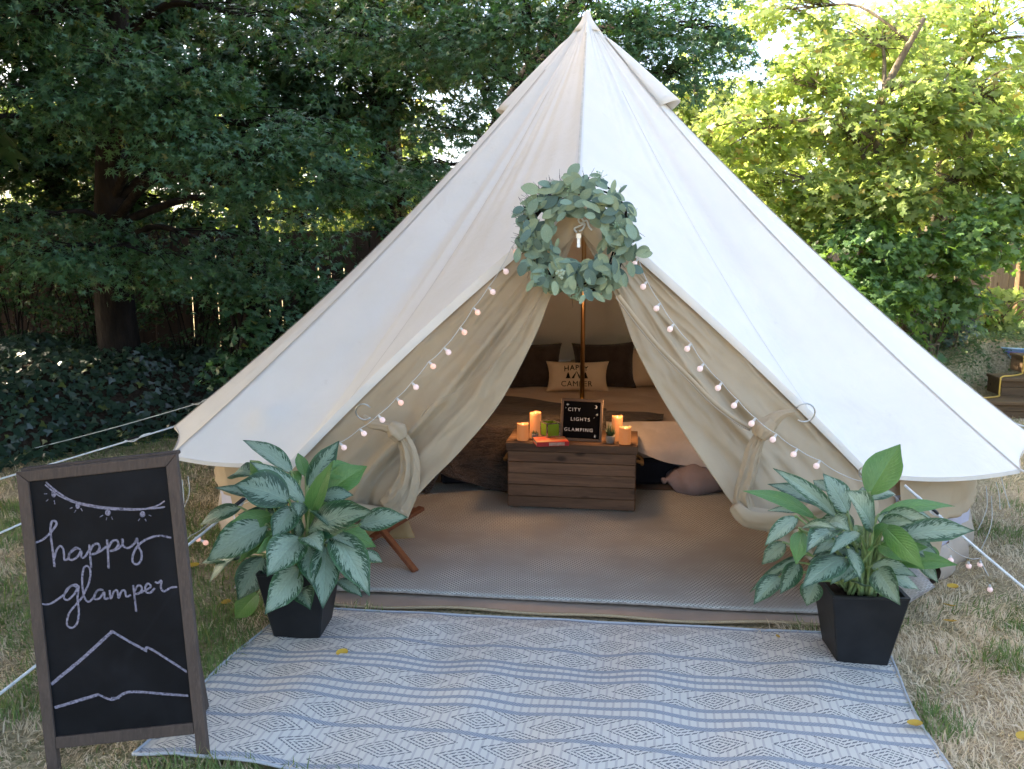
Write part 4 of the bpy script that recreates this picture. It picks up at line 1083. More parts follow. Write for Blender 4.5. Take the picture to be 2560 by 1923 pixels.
for poly in me.polygons:
    for li in poly.loop_indices:
        vi = me.loops[li].vertex_index; uvl.data[li].uv = (2.6 * (vi % (NXm + 1)) / NXm, 1.19 * (vi // (NXm + 1)) / NYm)
put(me, 'woven_field', M['mat'], mat_e, True, True)
pip = pm('mat_binding', (.42, .45, .48), (.36, .39, .43), 40, .6, .3)
def rim(pts): return MB().tube([Vector(q) for q in pts], .0055, 8)
rim([mat_pt(0, j / 80) for j in range(81)]).build('binding', pip, mat_e, True, True)
rim([mat_pt(1, j / 80) for j in range(81)]).build('binding', pip, mat_e, True, True)
rim([mat_pt(i / 120, 0) for i in range(121)]).build('binding', pip, mat_e, True, True)
rim([mat_pt(i / 120, 1) for i in range(121)]).build('binding', pip, mat_e, True, True)

# ------------------------------------------------------------------ carpet inside the tent
m, n, out = nt('carpet')
vec = coords(n, 'Object')
sx = n.nodes.new('ShaderNodeSeparateXYZ'); lk(n, vec, sx.inputs[0])
row = mth(n, 'MULTIPLY', sx.outputs[1], 72.0)
par = mth(n, 'MULTIPLY', mth(n, 'FLOOR', row), .5)
cx_ = mth(n, 'ABSOLUTE', mth(n, 'SUBTRACT', mth(n, 'FRACT', mth(n, 'ADD', mth(n, 'MULTIPLY', sx.outputs[0], 46.0), par)), .5))
ry_ = mth(n, 'ABSOLUTE', mth(n, 'SUBTRACT', mth(n, 'FRACT', row), .5))
cell = mth(n, 'MULTIPLY', ramp(n, cx_, .5, .2), ramp(n, ry_, .5, .15))
c = mixc(n, cell, (.20, .205, .19), (.63, .64, .59))
c = mixc(n, ramp(n, noise(n, vec, 3, 4), .35, .7), c, (.34, .34, .31))
p = principled(n, c, .9, .15, 0, bump(n, cell, .5, .004)); lk(n, p.outputs[0], out.inputs[0]); M['carpet'] = m
def carpet_pt(u, v):
    z = .018 + .004 * float(vnoise(u * 3 + 7, v * 3, 4)) + .005 * max(0, math.sin(u * 5 + v * 3)) * smooth01((v - 1.4) / .6)
    if u > 1.42: z += (u - 1.42) * .75
    if v > 2.0: z += .002
    return T(u, v + .012 * math.sin(u * 2.3), z)
us = np.linspace(-1.62, 1.60, 70); vvs = np.linspace(.15, 2.085, 50)
ce = empty('woven_carpet', T(0, 1.1, 0), label='grey woven carpet on the tent floor', cat='carpet')
o = MB().grid([[carpet_pt(u, v) for u in us] for v in vvs]).build('carpet_field', M['carpet'], ce, True, True)
o.modifiers.new('s', 'SOLIDIFY').thickness = .006
MB().tube([carpet_pt(u, 2.085) + Vector((0, 0, .001)) for u in us], .005, 6).build('carpet_edge', pm('carpet_edge', (.36, .33, .30), (.22, .20, .18), 60, .85), ce, True, True)
P_ = []
for i in range(21):
    t = i / 20; v = .5 + 1.25 * t
    P_.append([T(1.66 + .10 * math.cos(a), v, .10 + .075 * math.sin(a)) for a in np.linspace(-2.4, 2.2, 12)])
tag(MB().grid(P_).build('rolled_rug', pm('dark_rug', (.06, .045, .035), (.10, .075, .055), 90, .9, .1, bmp=.5, bscale=160), None, False, True), 'dark brown rug rolled up against the right tent wall', 'rug')

# ------------------------------------------------------------------ chalkboard
BLf = Vector((-1.4877, 2.4222, -.0458)); BRf = Vector((-.9688, 2.4233, .0122))
ex = (BRf - BLf).normalized(); nb = Vector((-ex.y, ex.x, 0)).normalized()
up = Vector((-.1099, .1624, .9806)); up = (up - ex * up.dot(ex)).normalized()
CW, CH = (BRf - BLf).length, .981
Mb = Matrix((ex, up.cross(ex).normalized() * -1, up)).transposed().to_4x4()
yb_ = up.cross(ex).normalized(); yb_ = yb_ if yb_.y > 0 else -yb_      # away from the viewer
Mb = Matrix((ex, yb_, up)).transposed().to_4x4(); Mb.translation = BLf
cb = empty('chalkboard_sign', BLf, label='A-frame chalkboard reading happy glamper in a dark wooden frame', cat='sign')
def cbox(lo, hi, name, mat, bev=.003, parent=None):
    return MB().box(lo, hi, Mb, bev).build(name, mat, parent or cb, True)
fw, fd = .037, .022
def mitre(name, pts):
    mb = MB(); f_ = [Mb @ Vector((x, 0, z)) for x, z in pts]; b_2 = [Mb @ Vector((x, fd, z)) for x, z in pts]; k = len(pts)
    mb.add(f_ + b_2, [tuple(range(k))[::-1], tuple(range(k, 2 * k))] + [(i, (i + 1) % k, k + (i + 1) % k, k + i) for i in range(k)])
    o = mb.build(name, M['chalk_frame'], cb, True)
    bv = o.modifiers.new('b', 'BEVEL'); bv.width = .0025; bv.segments = 2
    return o
zb = .085
mitre('stile', [(0, 0), (fw, 0), (fw, CH - fw), (0, CH)])
mitre('stile', [(CW - fw, 0), (CW, 0), (CW, CH), (CW - fw, CH - fw)])
mitre('top_rail', [(.001, CH), (fw, CH - fw + .001), (CW - fw, CH - fw + .001), (CW - .001, CH)])
mitre('bottom_rail', [(fw + .001, zb), (CW - fw - .001, zb), (CW - fw - .001, zb + fw), (fw + .001, zb + fw)])
m, n, out = nt('slate'); vec = coords(n, 'Object')
c = mixc(n, ramp(n, noise(n, vec, 5, 5), .35, .75), (.006, .0065, .008), (.012, .013, .016))
c = mixc(n, mth(n, 'MULTIPLY', ramp(n, noise(n, vec, 2.2, 3, .6, 2.5), .55, .75), .4), c, (.020, .021, .026))
p = principled(n, c, .65, .10, 0, bump(n, noise(n, vec, 200, 2), .05, .002)); lk(n, p.outputs[0], out.inputs[0])
cbox((fw - .004, .008, zb + fw - .004), (CW - fw + .004, .015, CH - fw + .004), 'slate_panel', m, 0)
# rear leg frame of the A
rl = empty('hinge_pivot', (0, 0, 0)); bpy.data.objects.remove(rl)
topc = Mb @ Vector((.07, .03, CH - .015)); topd = Mb @ Vector((CW - .07, .03, CH - .015))
ra = BLf + nb * .30 + ex * .10; rb = BRf + nb * .30 - ex * .12
ra.z = rb.z = 0.0
MB().bar(ra, topc, .03, .022, .002, tuple(ex)).build('rear_leg', M['chalk_frame'], cb, True)
MB().bar(rb, topd, .03, .022, .002, tuple(ex)).build('rear_leg', M['chalk_frame'], cb, True)
MB().bar(ra.lerp(topc, .12), rb.lerp(topd, .12), .022, .03, .002).build('rear_rail', M['chalk_frame'], cb, True)
MB().bar(Mb @ Vector((.004, .034, CH + .004)), Mb @ Vector((CW - .004, .034, CH + .004)), .028, .012, .002).build('rear_top_rail', M['chalk_frame'], cb, True)
# chalk drawing and lettering, measured on the board
m, n, out = nt('chalk'); vec = coords(n, 'Object')
f = ramp(n, noise(n, vec, 160, 3, .6), .30, .62)
c = mixc(n, f, (.045, .043, .062), (.285, .27, .35)); c = mixc(n, mth(n, 'MULTIPLY', ramp(n, noise(n, vec, 26, 3), .3, .7), .6), c, (.21, .20, .25))
p = principled(n, c, .95, .05); lk(n, p.outputs[0], out.inputs[0]); M['chalk'] = m
pl0 = Mb @ Vector((0, .0075, 0)); pln = yb_
def zc(x, y): return at_plane(x * .4953, 1100 + y * .4953, pl0, pln)
def stroke(pts, w, mb, curve=True, lift=0.0):
    q = [zc(x, y) for x, y in pts]
    q = catmull(q, 7) if curve and len(q) > 2 else q
    P_ = []
    rr_ = random.Random(len(mb.v))
    for i, a in enumerate(q):
        d = q[min(i + 1, len(q) - 1)] - q[max(i - 1, 0)]
        if d.length < 1e-7: d = ex.copy()
        s_ = d.normalized().cross(yb_).normalized() * (w * .5 * (.85 + .3 * rr_.random()))
        P_.append([a - s_ - yb_ * lift, a + s_ - yb_ * lift])
    mb.grid(P_)
w1 = .0063
mb = MB()
for s_ in ([(175, 520), (215, 503), (252, 470), (283, 430), (280, 411), (262, 412), (254, 445), (258, 500), (267, 570), (275, 640)],
           [(273, 600), (285, 556), (305, 535), (320, 555), (325, 604), (345, 597), (352, 570), (380, 545), (405, 553), (385, 548), (352, 572), (346, 596), (362, 606), (392, 588), (408, 560), (412, 592), (428, 590), (448, 556)],
           [(450, 528), (454, 580), (460, 645)], [(453, 562), (470, 532), (494, 524), (502, 545), (484, 572), (464, 577), (500, 565), (536, 538)],
           [(540, 503), (545, 580), (548, 648)], [(546, 546), (566, 512), (590, 508), (596, 530), (574, 557), (554, 560), (590, 552), (618, 524), (618, 500)],
           [(616, 498), (620, 532), (645, 546), (676, 524), (692, 494)], [(690, 492), (700, 540), (714, 570), (711, 608), (690, 628), (668, 612), (676, 566), (712, 518), (770, 490), (815, 484), (862, 494)]):
    stroke(s_, w1, mb); stroke([(x + 3, y + 1) for x, y in s_], w1 * .7, mb, True, .0006)
mb.build('chalk_lettering', M['chalk'], cb, True)['label'] = 'chalk script word happy'
mb = MB()
for s_ in ([(208, 827), (248, 829), (288, 806), (325, 778), (352, 742), (384, 730), (392, 745), (365, 735), (335, 757), (322, 795), (343, 807), (378, 772), (396, 735), (391, 800), (398, 868), (388, 926), (362, 948), (338, 932), (346, 880), (376, 838), (412, 798)],
           [(412, 798), (448, 722), (456, 662), (440, 636), (421, 652), (414, 720), (424, 788), (444, 817), (470, 797), (492, 760), (519, 757), (496, 757), (477, 782), (480, 804), (503, 798), (525, 768), (528, 801), (548, 798)],
           [(553, 758), (559, 800), (574, 766), (591, 760), (598, 797), (612, 766), (629, 760), (638, 791), (660, 782)],
           [(671, 733), (680, 800), (687, 866)], [(676, 772), (690, 741), (708, 735), (716, 753), (702, 774), (684, 778), (720, 768)],
           [(718, 766), (748, 752), (761, 737), (746, 725), (732, 745), (740, 770), (760, 770), (782, 748)], [(782, 716), (798, 722), (814, 710), (812, 748), (830, 764), (858, 747), (892, 742)]):
    stroke(s_, w1 * .95, mb); stroke([(x + 3, y + 1) for x, y in s_], w1 * .6, mb, True, .0006)
mb.build('chalk_lettering', M['chalk'], cb, True)['label'] = 'chalk script word glamper'
mb = MB()
for s_, w in (([(258, 1232), (330, 1172), (420, 1098), (500, 1025), (565, 965)], .0085), ([(565, 965), (640, 1010), (738, 1064)], .0075), ([(736, 1066), (748, 1048), (850, 1110), (940, 1168)], .007),
              ([(275, 1350), (400, 1312), (495, 1283)], .007), ([(495, 1283), (565, 1309), (632, 1275), (700, 1270), (820, 1280), (948, 1289)], .0055), ([(560, 1302), (600, 1300)], .004)):
    stroke(s_, w * .95, mb)
    stroke([(x + 4, y + 5) for x, y in s_], w * .6, mb, True, .0006)
mb.build('chalk_mountain', M['chalk'], cb, True)['label'] = 'chalk outline of a mountain ridge above a horizon line'
mb = MB()
stroke([(232, 214), (290, 262), (360, 305), (450, 328), (560, 343), (680, 349), (780, 345), (833, 338)], .0055, mb)
stroke([(228, 226), (300, 282), (395, 322), (510, 345), (610, 352), (705, 352), (790, 333), (831, 308)], .0045, mb, True, .0006)
for cx, cy_, rx, ry in ((272, 272, 10, 16), (393, 333, 9, 13), (545, 367, 12, 13), (720, 375, 12, 13)):
    for q in (1, .62, .3): stroke([(cx + rx * q * math.cos(a), cy_ + ry * q * math.sin(a)) for a in np.linspace(0, 6.28, 12)], .003, mb, False, .0004 + .0002 * q)
for a, b in (((222, 272), (238, 272)), ((232, 310), (244, 300)), ((273, 305), (277, 325)), ((352, 347), (366, 341)), ((375, 367), (383, 355)), ((408, 345), (416, 360)), ((503, 390), (520, 380)), ((536, 405), (539, 392)), ((562, 388), (568, 402)), ((698, 408), (706, 397)), ((732, 398), (738, 410)), ((750, 378), (764, 385))):
    stroke([a, b], .0026, mb, False)
mb.build('chalk_garland', M['chalk'], cb, True)['label'] = 'chalk drawing of a string of four light bulbs'

# ------------------------------------------------------------------ potted plants
def leaf_pattern(name, silver, dark, edge, amount):
    m, n, out = nt(name)
    uvn = n.nodes.new('ShaderNodeUVMap'); uvn.uv_map = 'leaf'
    oi = n.nodes.new('ShaderNodeObjectInfo')
    sx = n.nodes.new('ShaderNodeSeparateXYZ'); lk(n, uvn.outputs[0], sx.inputs[0])
    xa = mth(n, 'ABSOLUTE', sx.outputs[0]); v_ = sx.outputs[1]
    s_ = mth(n, 'SUBTRACT', v_, mth(n, 'MULTIPLY', xa, .30))
    cv = n.nodes.new('ShaderNodeCombineXYZ')
    lk(n, mth(n, 'ADD', mth(n, 'MULTIPLY', s_, 26.0), mth(n, 'MULTIPLY', oi.outputs['Random'], 60)), cv.inputs[0]); lk(n, mth(n, 'MULTIPLY', xa, 3.0), cv.inputs[1])
    lk(n, mth(n, 'MULTIPLY', mth(n, 'SIGN', sx.outputs[0]), 9.0), cv.inputs[2])
    ns = noise(n, cv.outputs[0], 1.0, 4, .6)
    t_ = mth(n, 'ADD', xa, mth(n, 'MULTIPLY', mth(n, 'SUBTRACT', ns, .5), 2.3))
    t_ = mth(n, 'ADD', t_, mth(n, 'MULTIPLY', mth(n, 'SUBTRACT', oi.outputs['Random'], .5), .30))
    mask = ramp(n, t_, amount + .13, amount - .13)
    endm = mth(n, 'MULTIPLY', ramp(n, v_, .99, .88), ramp(n, v_, .0, .06)); mask = mth(n, 'MULTIPLY', mask, endm)
    g2 = noise(n, uvn.outputs[0], 9, 3)
    fl = ramp(n, mth(n, 'ADD', noise(n, cv.outputs[0], 1.7, 2), mth(n, 'MULTIPLY', xa, -.1)), .56, .62)
    gr = mixc(n, ramp(n, xa, .75, 1.0), dark, edge)
    gr = mixc(n, mth(n, 'MULTIPLY', fl, .55), gr, silver)
    vein = mth(n, 'ABSOLUTE', mth(n, 'SUBTRACT', mth(n, 'FRACT', mth(n, 'MULTIPLY', s_, 13.0)), .5))
    sv = mixc(n, mth(n, 'MULTIPLY', ramp(n, vein, .10, .0), .25), silver, edge)
    sv = mixc(n, ramp(n, g2, .3, .8), sv, tuple(x * .78 for x in silver))
    col = mixc(n, mask, gr, sv)
    col = mixc(n, mth(n, 'MULTIPLY', ramp(n, xa, .05, .0), .5), col, tuple(min(1, x * 1.15 + .02) for x in silver))
    h = mth(n, 'ADD', ramp(n, vein, .2, .0), mth(n, 'MULTIPLY', ramp(n, xa, .10, .0), -2.0))
    p = principled(n, col, .30, .5, 0, bump(n, mth(n, 'ADD', h, mth(n, 'MULTIPLY', g2, 2.0)), .45, .003))
    t = n.nodes.new('ShaderNodeBsdfTranslucent'); lk(n, col, t.inputs[0])
    x = n.nodes.new('ShaderNodeMixShader'); x.inputs[0].default_value = .12
    lk(n, p.outputs[0], x.inputs[1]); lk(n, t.outputs[0], x.inputs[2]); lk(n, x.outputs[0], out.inputs[0])
    return m
M['pl_silver'] = leaf_pattern('leaf_silver', (.29, .385, .275), (.020, .070, .026), (.05, .13, .045), .62)
M['pl_dark'] = leaf_pattern('leaf_dark_silver', (.21, .30, .21), (.016, .058, .024), (.04, .11, .04), .56)
M['pl_green'] = leaf_pattern('leaf_green', (.12, .25, .06), (.085, .20, .045), (.10, .22, .05), .5)
M['petiole'] = pm('petiole', (.20, .30, .10), (.28, .36, .16), 12, .45, .4, trans=.1)
def plant_leaf(base, tip, width, mat, parent, bow, roll, root, rnd, petiole=True):
    ax = tip - base; L = ax.length; axn = ax.normalized()
    view = (_co - base).normalized()
    nrm_ = (view * .8 + Vector((0, 0, .55)) + Vector((rnd.uniform(-.2, .2), 0, rnd.uniform(-.2, .2))))
    nrm_ = (nrm_ - axn * nrm_.dot(axn)).normalized()
    nrm_ = Matrix.Rotation(roll, 3, axn) @ nrm_
    side = axn.cross(nrm_).normalized()
    ctrl = base.lerp(tip, .45) + (Vector((0, 0, .55)) + nrm_ * .6) * (bow * L)
    NT, NWd = 13, 6; vs_, uvs = [], []
    fold = rnd.uniform(.15, .55); wav_ = rnd.uniform(.04, .13); ph_ = rnd.uniform(0, 6)
    for i in range(NT + 1):
        t = i / NT
        c_ = base * (1 - t) ** 2 + ctrl * 2 * t * (1 - t) + tip * t * t
        wd = width * .5 * (math.sin(PI * t ** .88) ** .78 if 0 < t < 1 else 0) * (1 - .45 * max(0, t - .7) / .3) + .0006
        for k in range(-NWd // 2, NWd // 2 + 1):
            w = k / (NWd / 2)
            q = c_ + side * (w * wd) + nrm_ * (abs(w) * wd * fold + wav_ * wd * math.sin(9 * t + ph_ + (2 if w > 0 else 0)) * abs(w) - .15 * wd * w * w)
            vs_.append(tuple(q)); uvs.append((w, t))
    W_ = NWd + 1
    fs = [(i * W_ + k, i * W_ + k + 1, (i + 1) * W_ + k + 1, (i + 1) * W_ + k) for i in range(NT) for k in range(NWd)]
    me = bpy.data.meshes.new('leaf'); me.from_pydata(vs_, [], fs); ul = me.uv_layers.new(name='leaf')
    for l in me.loops: ul.data[l.index].uv = uvs[l.vertex_index]
    o = put(me, 'leaf', mat, parent, True, True)
    if petiole:
        mid = root.lerp(base, .55) + Vector((0, 0, .25 * (base - root).length * .4))
        pts = catmull([root, mid, base, base.lerp(ctrl, .1)], 5)
        MB().tube(pts, [.0065 - .0035 * i / len(pts) for i in range(len(pts))], 6).build('stalk', M['petiole'], parent, True, True)
    return o
def pot(name, label, c_, rotz, plant_name, plabel, grp):
    e = empty(name, (c_[0], c_[1], c_[2]), (0, 0, rotz), label, 'planter', grp)
    h, b, t = .30, .098, .146
    prof = [(b, .0), (b + (t - b) * .97, h * .97), (t, h * .975), (t, h), (t - .014, h), (t - .016, h - .02), (b - .004, .03)]
    P_ = []
    for r, z in prof:
        row = []
        for (sx_, sy_) in ((-1, -1), (1, -1), (1, 1), (-1, 1)):
            for dx_, dy_ in (((-1, 0), (0, -1)) if (sx_, sy_) == (-1, -1) else ((0, -1), (1, 0)) if (sx_, sy_) == (1, -1) else ((1, 0), (0, 1)) if (sx_, sy_) == (1, 1) else ((0, 1), (-1, 0))):
                c0 = .006
                if (sx_, sy_) == (-1, -1): q = (-r, -r + c0) if dx_ else (-r + c0, -r)
                elif (sx_, sy_) == (1, -1): q = (r - c0, -r) if dy_ else (r, -r + c0)
                elif (sx_, sy_) == (1, 1): q = (r, r - c0) if dx_ else (r - c0, r)
                else: q = (-r + c0, r) if dy_ else (-r, r - c0)
                row.append(Vector((q[0], q[1], z)))
        P_.append(row)
    mb = MB().grid(P_, True); mb.f.append(tuple(range(8))[::-1])
    mb.build('pot_body', M['pot'], e)
    s0 = t - .025
    MB().grid([[Vector((x, y, h - .045 + .012 * rndp.random())) for x in np.linspace(-s0, s0, 9)] for y in np.linspace(-s0, s0, 9)]).build('soil', M['soil'], e, False, True)
    return e
rndp = random.Random(17)
def build_plant(pot_c, z_top, leaves, x0, y0, sc, name, label, seed, wf=1.35):
    rnd = random.Random(seed)
    rootc = Vector((pot_c[0], pot_c[1], z_top - .03))
    pe = empty(name, rootc, label=label, cat='plant')
    Yc = pot_c[1]
    for L_ in leaves:
        (bx, by), (tx, ty), wpx, mt, dy, bow = L_
        b_y = Yc + dy * .55; t_y = Yc + dy * 1.25
        base = at_y(x0 + bx / sc, y0 + by / sc, b_y); tip = at_y(x0 + tx / sc, y0 + ty / sc, t_y)
        wd = wpx / sc / FPX * (Yc + dy) * wf * .95
        root = rootc + Vector((rnd.uniform(-.06, .06), rnd.uniform(-.06, .06), 0))
        plant_leaf(base, tip, wd, M['pl_' + mt], pe, bow, rnd.uniform(-.35, .35), root, rnd)
    # smaller leaves filling the heart of the plant
    for i in range(30):
        a = rnd.uniform(0, 2 * PI); r = rnd.uniform(.10, .25); hh = rnd.uniform(.04, .34)
        base = rootc + Vector((math.cos(a) * r * .5, math.sin(a) * r * .5, hh)); tip = rootc + Vector((math.cos(a) * r * 1.5, math.sin(a) * r * 1.5 + .02, hh + rnd.uniform(-.12, .08)))
        plant_leaf(base, tip, rnd.uniform(.055, .09), M['pl_' + rnd.choice(('dark', 'dark', 'green', 'silver'))], pe, rnd.uniform(.1, .2), rnd.uniform(-.5, .5), rootc + Vector((rnd.uniform(-.05, .05), rnd.uniform(-.05, .05), 0)), rnd)
    return pe
potL = (-.90, 3.365, .012); potR = (1.385, 3.140, .012)
pot('planter', 'square black planter holding the left variegated plant', potL, R(-3), 0, 0, 'black planters')
pot('planter', 'square black planter holding the right variegated plant', potR, R(-4), 0, 0, 'black planters')
S, D, G = 'silver', 'dark', 'green'
LV = [((890, 590), (535, 345), 130, S, .16, .10), ((985, 810), (585, 500), 125, S, .02, .16), ((600, 600), (448, 625), 140, D, .22, .25), ((705, 640), (588, 488), 85, G, .14, .12),
      ((870, 790), (475, 665), 240, D, -.06, .14), ((525, 830), (228, 955), 95, D, .02, .18), ((715, 950), (278, 1215), 225, S, -.16, .12), ((520, 1150), (293, 1372), 125, D, .02, .1),
      ((690, 1180), (500, 1495), 180, D, -.10, .14), ((950, 1045), (708, 1325), 225, S, -.28, .14), ((940, 1255), (692, 1595), 190, S, -.30, .10), ((1000, 1105), (1036, 1392), 145, D, -.25, .14),
      ((1132, 1095), (1110, 1555), 175, D, -.27, .12), ((930, 1390), (1022, 1562), 135, D, -.2, .1), ((1185, 1005), (1448, 1465), 205, S, -.25, .12), ((1215, 1350), (1392, 1472), 100, D, -.14, .12),
      ((912, 830), (748, 1058), 155, D, -.18, .14), ((1000, 1000), (1475, 858), 225, D, -.20, .12), ((1365, 955), (1720, 898), 140, S, -.04, .08), ((1000, 690), (1228, 348), 125, D, .10, .10),
      ((1000, 960), (1185, 490), 110, G, -.06, .12), ((1130, 620), (1312, 520), 110, G, .10, .2), ((1140, 730), (1428, 532), 160, G, .08, .10), ((985, 610), (930, 438), 70, G, .16, .1),
      ((1180, 1000), (1492, 1112), 135, G, .06, .16), ((1400, 1150), (1538, 1222), 70, S, .05, .1), ((975, 1055), (1112, 1155), 140, S, -.26, .25), ((650, 1440), (478, 1630), 130, G, .06, .12),
      ((945, 655), (870, 575), 70, G, .12, .2), ((640, 1060), (760, 1085), 90, D, -.05, .2), ((860, 900), (500, 880), 130, D, .05, .12), ((1090, 760), (1330, 740), 100, D, .0, .15),
      ((930, 1080), (915, 880), 90, D, -.1, .1), ((560, 1180), (235, 1230), 120, D, .08, .12)]
build_plant(potL, .312, LV, 420, 980, 2.866, 'variegated_plant', 'silver-green variegated leafy plant in the left planter beside the chalkboard', 5)
RV = [((1040, 570), (1275, 183), 240, G, .04, .05), ((1100, 730), (1690, 655), 115, G, .0, .14), ((1270, 880), (1838, 838), 175, S, -.10, .10), ((640, 750), (80, 538), 115, G, .0, .16),
      ((800, 740), (308, 365), 115, S, -.03, .10), ((880, 710), (688, 405), 190, S, .05, .08), ((1070, 830), (858, 535), 240, S, -.14, .10), ((1050, 610), (1245, 570), 110, S, .10, .3),
      ((745, 545), (615, 458), 85, D, .15, .1), ((720, 800), (900, 850), 140, S, -.2, .35), ((520, 830), (800, 830), 100, S, -.22, .2), ((800, 835), (560, 1005), 175, S, -.25, .16), ((495, 735), (245, 958), 115, S, -.10, .1),
      ((525, 845), (485, 1095), 130, G, -.2, .12), ((965, 850), (738, 1025), 100, S, -.25, .12), ((872, 1045), (528, 1280), 200, D, -.3, .12), ((505, 1080), (365, 1320), 135, D, -.1, .12),
      ((375, 1185), (165, 1400), 150, D, -.1, .12), ((405, 930), (225, 1095), 115, D, .02, .12), ((1170, 1035), (1485, 965), 150, G, -.1, .14), ((1050, 1110), (1405, 1190), 120, S, -.2, .2),
      ((1400, 1040), (1562, 1235), 90, S, -.1, .12), ((1470, 960), (1562, 1082), 90, G, .0, .14), ((1100, 1130), (1275, 1405), 190, D, -.33, .12), ((1060, 985), (1195, 800), 175, G, -.2, .12),
      ((1100, 735), (1285, 805), 120, S, -.05, .12), ((880, 970), (975, 1215), 95, S, -.25, .12), ((1345, 640), (1215, 800), 150, G, .1, .1), ((635, 1225), (565, 1410), 160, D, -.05, .12),
      ((500, 700), (268, 690), 55, S, .05, .15), ((640, 590), (830, 720), 100, G, .08, .12), ((1000, 1010), (700, 1000), 90, D, .0, .14), ((560, 1020), (130, 1310), 70, D, .06, .14), ((1180, 900), (1500, 1010), 110, D, .02, .14)]
plr = build_plant(potR, .312, RV, 1830, 1050, 3.03, 'variegated_plant', 'silver-green variegated leafy plant in the right planter by the tent wall', 6, 1.2)
rnd = random.Random(3)
for i in range(16):
    bx = rnd.uniform(-.07, .08); a = Vector((potR[0] + bx, potR[1] - rnd.uniform(-.03, .07), .28))
    b = a + Vector((bx * .9 + rnd.uniform(-.04, .04), -.02, rnd.uniform(.16, .24)))
    MB().tube(catmull([a, a.lerp(b, .5) + Vector((bx * .1, 0, .02)), b], 4), [.008, .0075, .007, .0065, .006, .005, .005, .004, .004], 6).build('stalk', M['petiole'], plr, True, True)

# ------------------------------------------------------------------ wreath
WC = at_v(1446, 592, 2.02)
we = empty('eucalyptus_wreath', WC, label='round eucalyptus wreath hanging over the tent door', cat='wreath')
rnd = random.Random(21)
M['euc1'] = pm('euc1', (.25, .345, .25), (.20, .29, .21), 14, .6, .25, trans=.12)
M['euc2'] = pm('euc2', (.30, .37, .235), (.24, .315, .195), 14, .6, .25, trans=.12)
M['euc3'] = pm('euc3', (.125, .195, .16), (.10, .16, .135), 14, .6, .25, trans=.1)
def euc_mesh(mat, w, bend, fold):
    vs_, uvs = [], []
    for i in range(8):
        t = i / 7; wd = w * (math.sin(PI * min(1, max(0, t * .96 + .02))) ** .62) if 0 < i < 7 else w * .12
        for k in (-1, -.5, 0, .5, 1):
            vs_.append((k * wd, t, -bend * t * t + abs(k) * wd * fold))
    fs = [(i * 5 + k, i * 5 + k + 1, (i + 1) * 5 + k + 1, (i + 1) * 5 + k) for i in range(7) for k in range(4)]
    me = bpy.data.meshes.new('leaf'); me.from_pydata(vs_, [], fs); me.materials.append(mat)
    me.polygons.foreach_set('use_smooth', np.ones(len(fs), dtype=bool)); return me
EM = [euc_mesh(M[k], w, b, f) for k in ('euc1', 'euc2', 'euc3', 'euc1') for w, b, f in ((.27, .1, .15), (.33, .18, .1), (.21, .14, .25))]
def wp(ang, r, d): return WC + TU * (math.cos(ang) * r) + Vector((0, 0, math.sin(ang) * r)) + TV * d
def wleaf(pos, dirv, nor, L, me):
    y = dirv.normalized(); z = (nor - y * nor.dot(y)).normalized(); x = y.cross(z)
    m_ = Matrix((x, y, z)).transposed().to_4x4() @ Matrix.Scale(L, 4); m_.translation = pos
    o = bpy.data.objects.new('leaf', me); link(o); o.parent = we
    o.matrix_local = Matrix.Translation(-WC) @ m_
def tang(a, dr): return (TU * -math.sin(a) + Vector((0, 0, math.cos(a)))) * dr
def radv(a): return TU * math.cos(a) + Vector((0, 0, math.sin(a)))
nl = 0
for i in range(72):
    a = 2 * PI * i / 72 + rnd.uniform(-.06, .06)
    bare = g_(math.atan2(math.sin(a - 2.45), math.cos(a - 2.45)), 0, .30)
    for j in range(4):
        if rnd.random() < bare * .25: continue
        r = rnd.uniform(.108, .262)
        dr = 1 if rnd.random() < .62 else -1
        d = tang(a, dr) * rnd.uniform(.25, .9) + radv(a) * rnd.uniform(-.5, .8) + TV * rnd.uniform(-.1, .5)
        if math.sin(a) < -.5: d += Vector((0, 0, -.5))
        if math.cos(a) > .5: d += Vector((0, 0, -.35))
        nor = TV + Vector((0, 0, .45)) + TU * rnd.uniform(-.6, .6) + Vector((0, 0, rnd.uniform(-.5, .5)))
        k = rnd.random()
        me = EM[rnd.randrange(0, 3)] if k < .45 else EM[rnd.randrange(3, 6)] if k < .78 else EM[rnd.randrange(6, 9)]
        wleaf(wp(a, r, .02 + .05 * j * rnd.uniform(.4, 1)), d, nor, rnd.uniform(.050, .080), me); nl += 1
lm_v, lm_f, lm_m = [], [], []
for i in range(170):                                  # smaller leaves packed behind the front ones
    a = rnd.uniform(0, 2 * PI); d = tang(a, rnd.choice((1, -1))) * rnd.uniform(.3, .9) + radv(a) * rnd.uniform(-.4, .6) + TV * rnd.uniform(-.1, .3)
    y = d.normalized(); nor = TV + Vector((0, 0, .4)) + TU * rnd.uniform(-.5, .5); z = (nor - y * nor.dot(y)).normalized(); x = y.cross(z); c_ = wp(a, rnd.uniform(.105, .25), rnd.uniform(.01, .08)); L = rnd.uniform(.042, .066)
    k0 = rnd.randrange(0, 9); src = EM[k0]; b0 = len(lm_v)
    lm_v += [tuple(c_ + (x * v.co.x + y * v.co.y + z * v.co.z) * L) for v in src.vertices]
    lm_f += [tuple(q + b0 for q in f.vertices) for f in src.polygons]; lm_m += [k0 // 3] * len(src.polygons)
me = bpy.data.meshes.new('leaf_filling'); me.from_pydata(lm_v, [], lm_f)
for q in ('euc1', 'euc2', 'euc3'): me.materials.append(M[q])
me.polygons.foreach_set('material_index', np.array(lm_m, dtype=np.int32))
o = put(me, 'leaf_filling', None, we, True, True); o['kind'] = 'stuff'
mb = MB()
